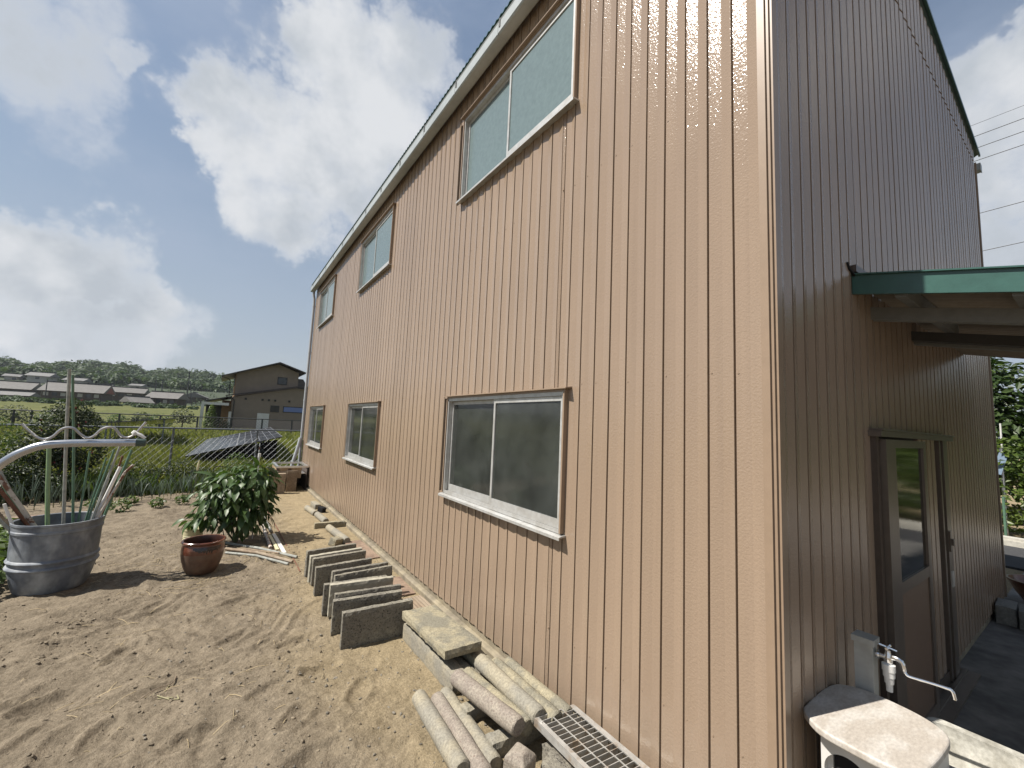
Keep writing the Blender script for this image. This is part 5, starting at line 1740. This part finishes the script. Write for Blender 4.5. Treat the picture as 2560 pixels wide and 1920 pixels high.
HZ = hill_z(HX, HYY) + 3 * fbm(HX / 45, HYY / 45, 3) * ramp_np(HYY, 225, 455)
ih = np.arange(HX.size).reshape(HX.shape)
qh = np.stack([ih[:-1, :-1], ih[:-1, 1:], ih[1:, 1:], ih[1:, :-1]], -1).reshape(-1, 4)
M['hillfloor'] = mat('forest_floor', (0.035, 0.05, 0.022), 0.95, var=0.3, vscale=.2)
hill = fastmesh('hill', np.stack([HX, HYY, HZ], -1), qh, M['hillfloor'], True)
tag(hill, kind='structure')
nf = 1500
rgf = np.random.default_rng(3)
fy = 246 + 234 * rgf.random(nf) ** .8
fx = -.42 * fy + .62 * fy * rgf.random(nf)
fz = hill_z(fx, fy)
P_, D_ = [], []
per = 46
for x, y, z in zip(fx, fy, fz):
    r = rgf.uniform(2.4, 4.6)
    d = rgf.normal(0, 1, (per, 3))
    d /= np.linalg.norm(d, axis=1)[:, None]
    d[:, 2] = np.abs(d[:, 2]) * 1.15 - .15
    P_.append(np.array([x, y, z + r * .55]) + d * np.array([r, r, r * rgf.uniform(.7, 1.3)]) * rgf.uniform(.8, 1.08, (per, 1)))
    D_.append(d)
V, q = scatter_leaves(np.concatenate(P_), 2.1, .2, rgf, .75, outward=np.concatenate(D_) * 1.6)
forest = fastmesh('forest', V, q, M['forest_leaf'])
tag(forest, 'dark green forest covering the distant hill', 'forest', kind='stuff')

# trees and bushes at the village edge and by the carport
rb4 = random.Random(4)
for k, (x, y, z, r, lab) in enumerate((
        (-10.0, 42, 1.2, .9, 'round dark bush left of the low shed, foremost in the field edge'), (-8.6, 43, 1.1, .8, 'round bush in the middle of the field edge'), (-7.3, 44, 1.3, .9, 'loose grey green bush before the stepped house'),
        (-6.1, 43, 1.2, .9, 'bush right of the loose grey green one at the field edge'), (-4.7, 44, 1.6, 1.1, 'small tree beside the white carport'), (-12.4, 45, 1.2, 1.1, 'bush behind the flowering shrub at the field edge'), (-15.0, 47, 1.3, 1.2, 'bush at the far left of the field edge'))):
    g_ = gzs(x, y)
    r *= .72
    z -= .25
    tree('bush', (x, y, g_), lab, 'bush', [(0, 0, z - g_ + .05, r, r, r * .7), (r * .5, .1, z - g_ - .25, r * .8, r * .8, r * .5), (-r * .6, 0, z - g_ - .28, r * .8, r * .8, r * .5)], 600, .18, M['hedge_leaf' if k % 2 else 'dark_leaf'], .06, False, 'bushes along the far field edge')
tree('garden_conifer', (-2.75, 42, .25), 'narrow conical green garden tree in front of the carport', 'tree', [(0, 0, .55, .55, .5, .5), (0, 0, 1.15, .42, .4, .5), (.03, 0, 1.7, .25, .25, .5)], 1100, .14, M['bright_leaf'], .05, False)
tree('bush', (-1.95, 42, .25), 'dark clipped bush right of the conical garden tree', 'bush', [(0, 0, .55, .55, .5, .5), (.3, 0, .4, .4, .4, .4)], 700, .13, M['dark_leaf'], .04, False)

# hedge row on the far right behind the building, along the road
for k, (x, y, s, lab, m) in enumerate((
        (16.5, 2.0, 1.0, 'tall dense dark green tree behind the building across the road', 'tree_leaf'), (17.0, -2.4, 1.05, 'tall dense tree across the road, right of the one at the gable', 'tree_leaf'), (16.6, -7.0, .95, 'broad tree across the road opposite the canopy', 'tree_leaf'),
        (17.2, -12.0, 1.1, 'dense tree across the road beyond the canopy', 'tree_leaf'), (17.0, -17.5, 1.0, 'dense tree farthest along the road', 'tree_leaf'))):
    tree('broadleaf_tree', (x, y, -.2), lab, 'tree', [(0, 0, 2.3 * s, 2.2 * s, 2.3 * s, 1.5 * s), (-.4, .5, 3.5 * s, 1.7 * s, 1.8 * s, 1.2 * s), (.3, -.9, 3.3 * s, 1.6 * s, 1.6 * s, 1.2 * s), (-.9, -.6, 1.8 * s, 1.4, 1.6, 1.2), (-.6, 1.3, 1.6 * s, 1.3, 1.5, 1.2), (0, 0, 4.2 * s, 1.1, 1.2, .8)], 11000, .24, M[m], .18, True, 'trees across the road')
for k, (x, y, r, lab) in enumerate(((12.9, .75, .75, 'bright green roadside shrub showing right beside the gable edge'), (13.1, -.7, .8, 'bright green roadside shrub right of the one by the gable edge'), (13.0, -2.6, .9, 'roadside shrub opposite the marble topped stand'), (13.2, -5.2, .9, 'roadside shrub under the broad tree'), (13.0, -8.4, .9, 'roadside shrub farthest from the building'))):
    tree('roadside_shrub', (x, y, -.2), lab, 'shrub', [(0, 0, .75, r, r, .7), (.1, .4, 1.35, r * .8, r * .8, .6), (-.1, -.3, 1.7, r * .6, r * .6, .5)], 2300, .13, M['bright_leaf' if k % 2 == 0 else 'hedge_leaf'], .03, True, 'shrubs along the road')
mb = empty('road_mirror', (12.45, .62, -.2), 'tilted blue grey panel on a pale post among roadside shrubs', 'sign')
MB().tube([(12.50, .60, -.2), (12.50, .60, 1.75)], .03, 8).mk('post', M['galv'], mb)
MB().add(*[place([(0, -.07, -.24), (0, .07, -.24), (0, .07, .24), (0, -.07, .24), (.03, -.07, -.24), (.03, .07, -.24), (.03, .07, .24), (.03, -.07, .24)], (12.44, .62, 1.40), 0, .25, .1), [(0, 1, 2, 3), (7, 6, 5, 4), (0, 4, 5, 1), (1, 5, 6, 2), (2, 6, 7, 3), (3, 7, 4, 0)]]).mk('panel', M['mirror'], mb)
tag(MB().tube([(11.75, .54, -.2), (11.75, .54, .72)], .022, 8).mk('green_fence_post', M['pole_dkgreen'], loc=(11.75, .54, -.2)), 'thin dark green fence post at the road edge', 'post')
tag(MB().tube([(14.0, .73, -.2), (14.0, .73, 2.36)], .018, 8).mk('white_post', M['white'], loc=(14, .73, -.2)), 'white post standing among the trees beside the gable edge', 'post')

# concrete blocks and a terracotta bowl at the far foot of the gable
for i, (x, y, lab) in enumerate(((5.10, -.105, 'grey concrete block against the far foot of the gable'), (5.08, -.265, 'grey concrete block next to the one against the gable'), (5.06, -.425, 'grey concrete block third from the gable'))):
    stone('concrete_block', (.36, .15, .19), (x, y, -.09), .05, 0, 0, M['cblock'], lab, 'block', 'concrete blocks at the gable foot', seed=70 + i, seg=.05)
o = MB().lathe([(0, 0), (.16, 0), (.17, .01), (.26, .16), (.30, .26), (.315, .265), (.315, .285), (.295, .285), (.28, .25), (.16, .03), (0, .025)], 32, (6.10, -.32, -.085)).mk('terracotta_bowl', M['pot'], loc=(6.10, -.32, -.085), smooth='auto')
tag(o, 'wide terracotta bowl standing behind the concrete blocks', 'bowl')

# overhead wires
for i, (z, lab) in enumerate(((12.19, 'upper overhead wire of the close three beside the roof end'), (11.77, 'middle overhead wire of the close three beside the roof end'), (11.34, 'lower overhead wire of the close three beside the roof end'), (12.65, 'faint highest overhead wire beside the roof end'), (9.50, 'single overhead wire below the close three'), (8.20, 'lowest overhead wire just above the canopy'))):
    pts = [(18 + .02 * i, y, z + .0006 * (y - 8) ** 2 - .03) for y in np.linspace(-30, 40, 24)]
    tag(MB().tube(pts, .012 if i != 3 else .007, 5).mk('overhead_wire', M['fdark'], loc=(18, 0, z)), lab, 'wire', 'overhead wires')

# ------------------------------------------------------------------ vegetable bed, shrubs, grass
# spring onions: three clumps copied along the rows
def onion(seed):
    rg = np.random.default_rng(seed)
    t = empty('spring_onion', (0, 0, 0), 'blue green spring onion clump growing in the vegetable bed row', 'onion', 'spring onions in the vegetable bed')
    MB().tube([(0, 0, -.03), (.002, 0, .12)], [.012, .009], 6).mk('stalk', M['pale_stem'], t)
    for k in range(5):
        a = rg.uniform(0, 6.28)
        h = rg.uniform(.38, .66)
        ln = rg.uniform(.05, .20)
        bend = rg.uniform(-.08, .05) if rg.random() < .3 else .04
        MB().tube([(0, 0, .1), (ln * .35 * math.cos(a), ln * .35 * math.sin(a), h * .55), (ln * .8 * math.cos(a), ln * .8 * math.sin(a), h * .88), (ln * 1.3 * math.cos(a), ln * 1.3 * math.sin(a), h + bend)], [.008, .0095, .007, .002], 5).mk('leaf', M['onion'], t, smooth='auto')
    return t


protos = [onion(k) for k in range(4)]
cnt = 0
rgo = np.random.default_rng(9)
for row, (y0, y1) in enumerate(((10.15, 10.85), (10.65, 11.25), (11.1, 11.6))):
    for x in np.arange(-6.3, -1.75, .12):
        xx = x + rgo.normal(0, .03)
        yy = y0 + (y1 - y0) * (x + 5) / 3.2 + rgo.normal(0, .05)
        if rgo.random() < .10:
            continue
        o = protos[cnt] if cnt < 4 else copy_tree(protos[rgo.integers(0, 4)])
        s = rgo.uniform(.6, .98)
        o.location = (xx, yy, gzs(xx, yy) - .01)
        o.rotation_euler = (rgo.normal(0, .06), rgo.normal(0, .06), rgo.uniform(0, 6.28))
        o.scale = (s, s, s)
        cnt += 1

# flowering shrub and hedge plants left
def flowering(name, loc, label, blobs, n, size, m, nfl):
    t = tree(name, loc, label, 'shrub', blobs, n, size, m, .02, True, aspect=.55)
    bl = [(loc[0] + b[0], loc[1] + b[1], loc[2] + b[2], b[3], b[4], b[5]) for b in blobs]
    pts, d = blob_points(nfl * 4, bl)
    sel = np.argsort(pts[:, 1] - d[:, 2] * .3)[:nfl]
    for i in sel:
        P0 = np.repeat(pts[i][None], 7, 0) + rng.normal(0, .012, (7, 3))
        V, q = scatter_leaves(P0, .034, .2, aspect=.8)
        fastmesh('flower', V, q, M['flower'], False, t)
    return t


g_ = gzs(-4.75, 11.9)
flowering('flowering_shrub', (-4.72, 11.9, g_), 'tall dark shrub dotted with small red flowers behind the barrel', [(0, 0, 1.45, .55, .4, .45), (-.25, 0, 1.0, .5, .4, .45), (.25, 0, .95, .45, .4, .45), (0, 0, .55, .5, .4, .4), (.1, 0, 1.75, .3, .3, .3)], 7500, .062, M['dark_leaf'], 22)
tree('hedge_plant', (-6.0, 12.4, gzs(-6, 12.4)), 'green leafy hedge plant at the left edge by the fence', 'hedge', [(0, 0, 1.1, .55, .45, .5), (-.4, 0, .7, .6, .45, .5), (.35, 0, .7, .45, .4, .45), (.1, 0, .3, .7, .4, .35)], 3600, .065, M['hedge_leaf'], .02)
tree('dark_shrub', (-5.55, 11.2, gzs(-5.55, 11.2)), 'dark leafy shrub at the left edge below the hedge plant', 'shrub', [(0, 0, .55, .55, .35, .40), (-.5, 0, .6, .5, .35, .45), (.45, 0, .40, .40, .3, .32), (.9, .1, .30, .35, .3, .25)], 5000, .06, M['dark_leaf'], .015)
tree('hedge_plant', (-7.2, 12.3, gzs(-7.2, 12.3)), 'green hedge plant outside the left edge by the fence', 'hedge', [(0, 0, 1.1, .65, .45, .5), (-.4, 0, .7, .6, .45, .5), (.35, 0, .7, .45, .4, .45)], 1500, .08, M['hedge_leaf'], .02)
tree('low_shrub', (-3.55, 12.5, gzs(-3.55, 12.5)), 'low dark shrub at the fence foot right of the flowering shrub', 'shrub', [(0, 0, .32, .4, .35, .3), (-.45, 0, .28, .4, .3, .28), (.3, 0, .22, .3, .3, .2)], 1700, .06, M['dark_leaf'], .012)
tree('low_shrub', (-2.75, 12.55, gzs(-2.75, 12.55)), 'low dark green shrub at the foot of the grey fence post', 'shrub', [(0, 0, .38, .35, .3, .28), (.35, 0, .25, .35, .3, .22), (-.3, 0, .25, .3, .3, .2)], 1700, .055, M['dark_leaf'], .012)
tree('low_shrub', (-1.55, 12.3, gzs(-1.55, 12.3)), 'low shrub with yellowish tips behind the pepper plant', 'shrub', [(0, 0, .55, .3, .3, .3), (.25, 0, .35, .3, .3, .25), (-.3, 0, .25, .3, .25, .22)], 1500, .05, M['hedge_leaf'], .012)
tree('potato_plant', (-3.95, 6.1, gzs(-3.95, 6.1)), 'leafy green plant at the left edge behind the barrel', 'plant', [(0, 0, .22, .3, .5, .22), (-.3, .5, .2, .4, .5, .2), (.12, -.5, .16, .22, .35, .16), (-.2, 1.1, .2, .4, .4, .2)], 1500, .085, M['weed'], 0, False, aspect=.7, part='leaves')
for k, (x, y, r, lab) in enumerate(((-3.36, 9.45, .16, 'leafy seedling in the soil right of the barrel poles'), (-2.86, 9.63, .13, 'small seedling between the leafy one and the pepper plant'), (-3.30, 10.1, .12, 'small seedling at the edge of the onion row'), (-3.75, 9.8, .13, 'seedling half hidden behind the barrel poles'), (-2.5, 9.95, .12, 'small seedling left of the pepper plant'))):
    tree('seedling', (x, y, gzs(x, y)), lab, 'seedling', [(0, 0, r * .8, r, r, r * .7)], 90, .07, M['weed'], .004, False, 'seedlings in the soil', .6, part='leaves')
lp = empty('pale_flower_spike', (-2.33, 10.6, gzs(-2.33, 10.6)), 'single pale yellow flower spike at the end of the onion row', 'flower')
MB().tube([(-2.33, 10.6, G0 - .02), (-2.33, 10.6, .52)], .006, 5).mk('stem', M['stem'], lp)
MB().tube([(-2.33, 10.6, .48), (-2.325, 10.6, .58), (-2.315, 10.6, .70)], [.012, .024, .008], 8).mk('bloom', M['cream'], lp, smooth='auto')
stone('flat_board', (1.3, .16, .035), (-4.75, 9.35, G0 + .01), .18, 0, 0, M['wood_red'], 'reddish board lying on the soil left behind the barrel, farther one', 'board', seed=81, amp=.001, bev=.002)
stone('flat_board', (1.2, .14, .035), (-4.85, 8.9, G0 + .01), .22, 0, 0, M['wood_red'], 'reddish board lying on the soil left behind the barrel, nearer one', 'board', seed=82, amp=.001, bev=.002)

# field grass
def blades(n, xr, yr, h, w, seed, dens=None):
    rg = np.random.default_rng(seed)
    x = rg.uniform(*xr, n)
    y = yr[0] + (yr[1] - yr[0]) * rg.random(n) ** 1.4
    z = gz(x, y, False)
    hh_ = h * rg.uniform(.4, 1.3, n) * (0.6 + 1.0 * np.clip(fbm(x * .7, y * .7, 2) + .5, 0, 1.2))
    a = rg.uniform(0, 6.28, n)
    ln = rg.normal(0, .35, (n, 2)) * hh_[:, None]
    dx, dy = np.cos(a) * w, np.sin(a) * w
    b0 = np.stack([x - dx, y - dy, z - .02], 1)
    b1 = np.stack([x + dx, y + dy, z - .02], 1)
    m1 = np.stack([x + dx * .7 + ln[:, 0] * .4, y + dy * .7 + ln[:, 1] * .4, z + hh_ * .6], 1)
    t0 = np.stack([x + ln[:, 0], y + ln[:, 1], z + hh_], 1)
    return np.stack([b0, b1, m1, t0], 1).reshape(-1, 3), np.arange(n * 4).reshape(n, 4)


V1, q1 = blades(26000, (-9, 1.0), (12.2, 22), .30, .012, 1)
V2, q2 = blades(22000, (-22, 4), (20, 42), .28, .03, 2)
V = np.concatenate([V1, V2])
q = np.concatenate([q1, q2 + len(V1)])
tag(fastmesh('field_grass', V, q, M['grass']), 'yellow green grass covering the field beyond the fence', 'grass', kind='stuff')
V1, q1 = blades(3500, (-7.5, -1.6), (11.3, 12.8), .30, .012, 5)
tag(fastmesh('bed_weeds', V1, q1, M['weed']), 'weeds and grass growing between the onions and the fence', 'weeds', kind='stuff')

# pebbles, clods and straw on the soil
def pebbles(name, n, xr, yr, smin, smax, m, seed, label, pw=2.2, wallside=False, cluster=0):
    rg = np.random.default_rng(seed)
    x = rg.uniform(*xr, n)
    y = rg.uniform(*yr, n)
    if wallside:
        x = xr[1] - (xr[1] - xr[0]) * rg.random(n) ** 1.6
    if cluster:
        cx, cy = rg.uniform(*xr, cluster), rg.uniform(*yr, cluster)
        k = rg.integers(0, cluster, n)
        sp = rg.uniform(.05, .22, cluster)[k]
        m_ = rg.random(n) < .72
        x = np.where(m_, cx[k] + rg.normal(0, 1, n) * sp * 1.6, x)
        y = np.where(m_, cy[k] + rg.normal(0, 1, n) * sp, y)
        x = np.clip(x, -4.2, -.95)
        y = np.clip(y, 1.2, 9)
    z = gz(x, y)
    s = smin + (smax - smin) * rg.random(n) ** 3.5
    ico = np.array([(0, 0, 1), (.894, 0, .447), (.276, .851, .447), (-.724, .526, .447), (-.724, -.526, .447), (.276, -.851, .447), (.724, .526, -.447), (-.276, .851, -.447), (-.894, 0, -.447), (-.276, -.851, -.447), (.724, -.526, -.447), (0, 0, -1)])
    fi = np.array([(0, 1, 2), (0, 2, 3), (0, 3, 4), (0, 4, 5), (0, 5, 1), (1, 6, 2), (2, 7, 3), (3, 8, 4), (4, 9, 5), (5, 10, 1), (6, 7, 2), (7, 8, 3), (8, 9, 4), (9, 10, 5), (10, 6, 1), (6, 11, 7), (7, 11, 8), (8, 11, 9), (9, 11, 10), (10, 11, 6)])
    V = ico[None] * (1 + rg.normal(0, .26, (n, 12, 1))) * s[:, None, None] * rg.uniform(.6, 1.2, (n, 1, 3)) * np.array([1, 1, .75])
    V = V + np.stack([x, y, z + s * .25], 1)[:, None]
    q = (fi[None] + (np.arange(n) * 12)[:, None, None]).reshape(-1, 3)
    tag(fastmesh(name, V.reshape(-1, 3), q, m, False), label, name.replace('_', ' '), kind='stuff')


pebbles('pebbles', 2600, (-2.2, -.1), (.8, 6.0), .002, .012, M['pebble'], 61, 'small pebbles and grit scattered on the sandy soil by the wall', wallside=True)
pebbles('soil_clods', 2400, (-3.7, -.9), (1.4, 7.5), .003, .014, M['clod'], 62, 'small brown clods of dry soil scattered over the bare plot', cluster=46)
mb = MB()
rgs = np.random.default_rng(77)
for k in range(420):
    if k < 260:
        cx, cy, sp = random.choice(((-1.75, 6.2, .28), (-1.55, 5.75, .3), (-2.1, 5.15, .22), (-2.35, 5.9, .35), (-1.7, 5.4, .25)))
        x, y = cx + rgs.normal(0, sp), cy + rgs.normal(0, sp)
    else:
        x, y = rgs.uniform(-3.3, -1.1), rgs.uniform(1.9, 7)
    a = rgs.normal(.3, .9)
    l_ = rgs.uniform(.03, .16)
    x1, y1 = x + l_ * math.cos(a), y + l_ * math.sin(a)
    if x1 > -.5 or (x + 2.035) ** 2 + (y - 5.43) ** 2 < .06:
        continue
    z0, z1 = gzs(x, y) + .004, gzs(x1, y1) + .004
    mb.tube([(x, y, z0), ((x + x1) / 2, (y + y1) / 2, (z0 + z1) / 2 + rgs.uniform(.002, .018)), (x1, y1, z1)], .0018, 3, cap=False)
tag(mb.mk('dry_straw', M['straw']), 'thin dry straw and stalks lying around the brown pot', 'straw', kind='stuff')

# greenery packed round the village houses
rgv = np.random.default_rng(21)
P_, D_ = [], []
for k in range(170):
    x = rgv.uniform(-62, -6)
    y = rgv.uniform(112, 150) if k < 110 else rgv.uniform(175, 225)
    if k < 110 and rgv.random() < .5:
        y = rgv.uniform(112, 124)
    z = float(gz(np.array([x]), np.array([y]), False)[0]) if k < 110 else float(hill_z(np.array([x]), np.array([y]))[0])
    r = rgv.uniform(.45, 1.0) if k < 110 else rgv.uniform(2, 3.4)
    d = rgv.normal(0, 1, (60, 3))
    d /= np.linalg.norm(d, axis=1)[:, None]
    d[:, 2] = np.abs(d[:, 2])
    P_.append(np.array([x, y, z]) + d * np.array([r * 1.4, r, r]) * rgv.uniform(.7, 1.05, (60, 1)))
    D_.append(d)
V, q = scatter_leaves(np.concatenate(P_), .55, .2, rgv, .75, outward=np.concatenate(D_) * 1.3)
tag(fastmesh('village_greenery', V, q, M['forest_leaf']), 'mass of dark garden bushes around the village houses', 'bushes', kind='stuff')

# summer haze over the whole place
hm = bpy.data.materials.new('haze')
hm.use_nodes = True
hm.node_tree.nodes.clear()
pv_ = nd(hm.node_tree, 'ShaderNodeVolumePrincipled')
pv_.inputs['Color'].default_value = (.86, .91, 1.0, 1)
pv_.inputs['Density'].default_value = 0.00018
pv_.inputs['Anisotropy'].default_value = 0.2
ho = nd(hm.node_tree, 'ShaderNodeOutputMaterial')
hm.node_tree.links.new(pv_.outputs[0], ho.inputs['Volume'])
tag(MB().box(-1000, 1000, -600, 1500, -4, 48).mk('haze', hm), kind='stuff')
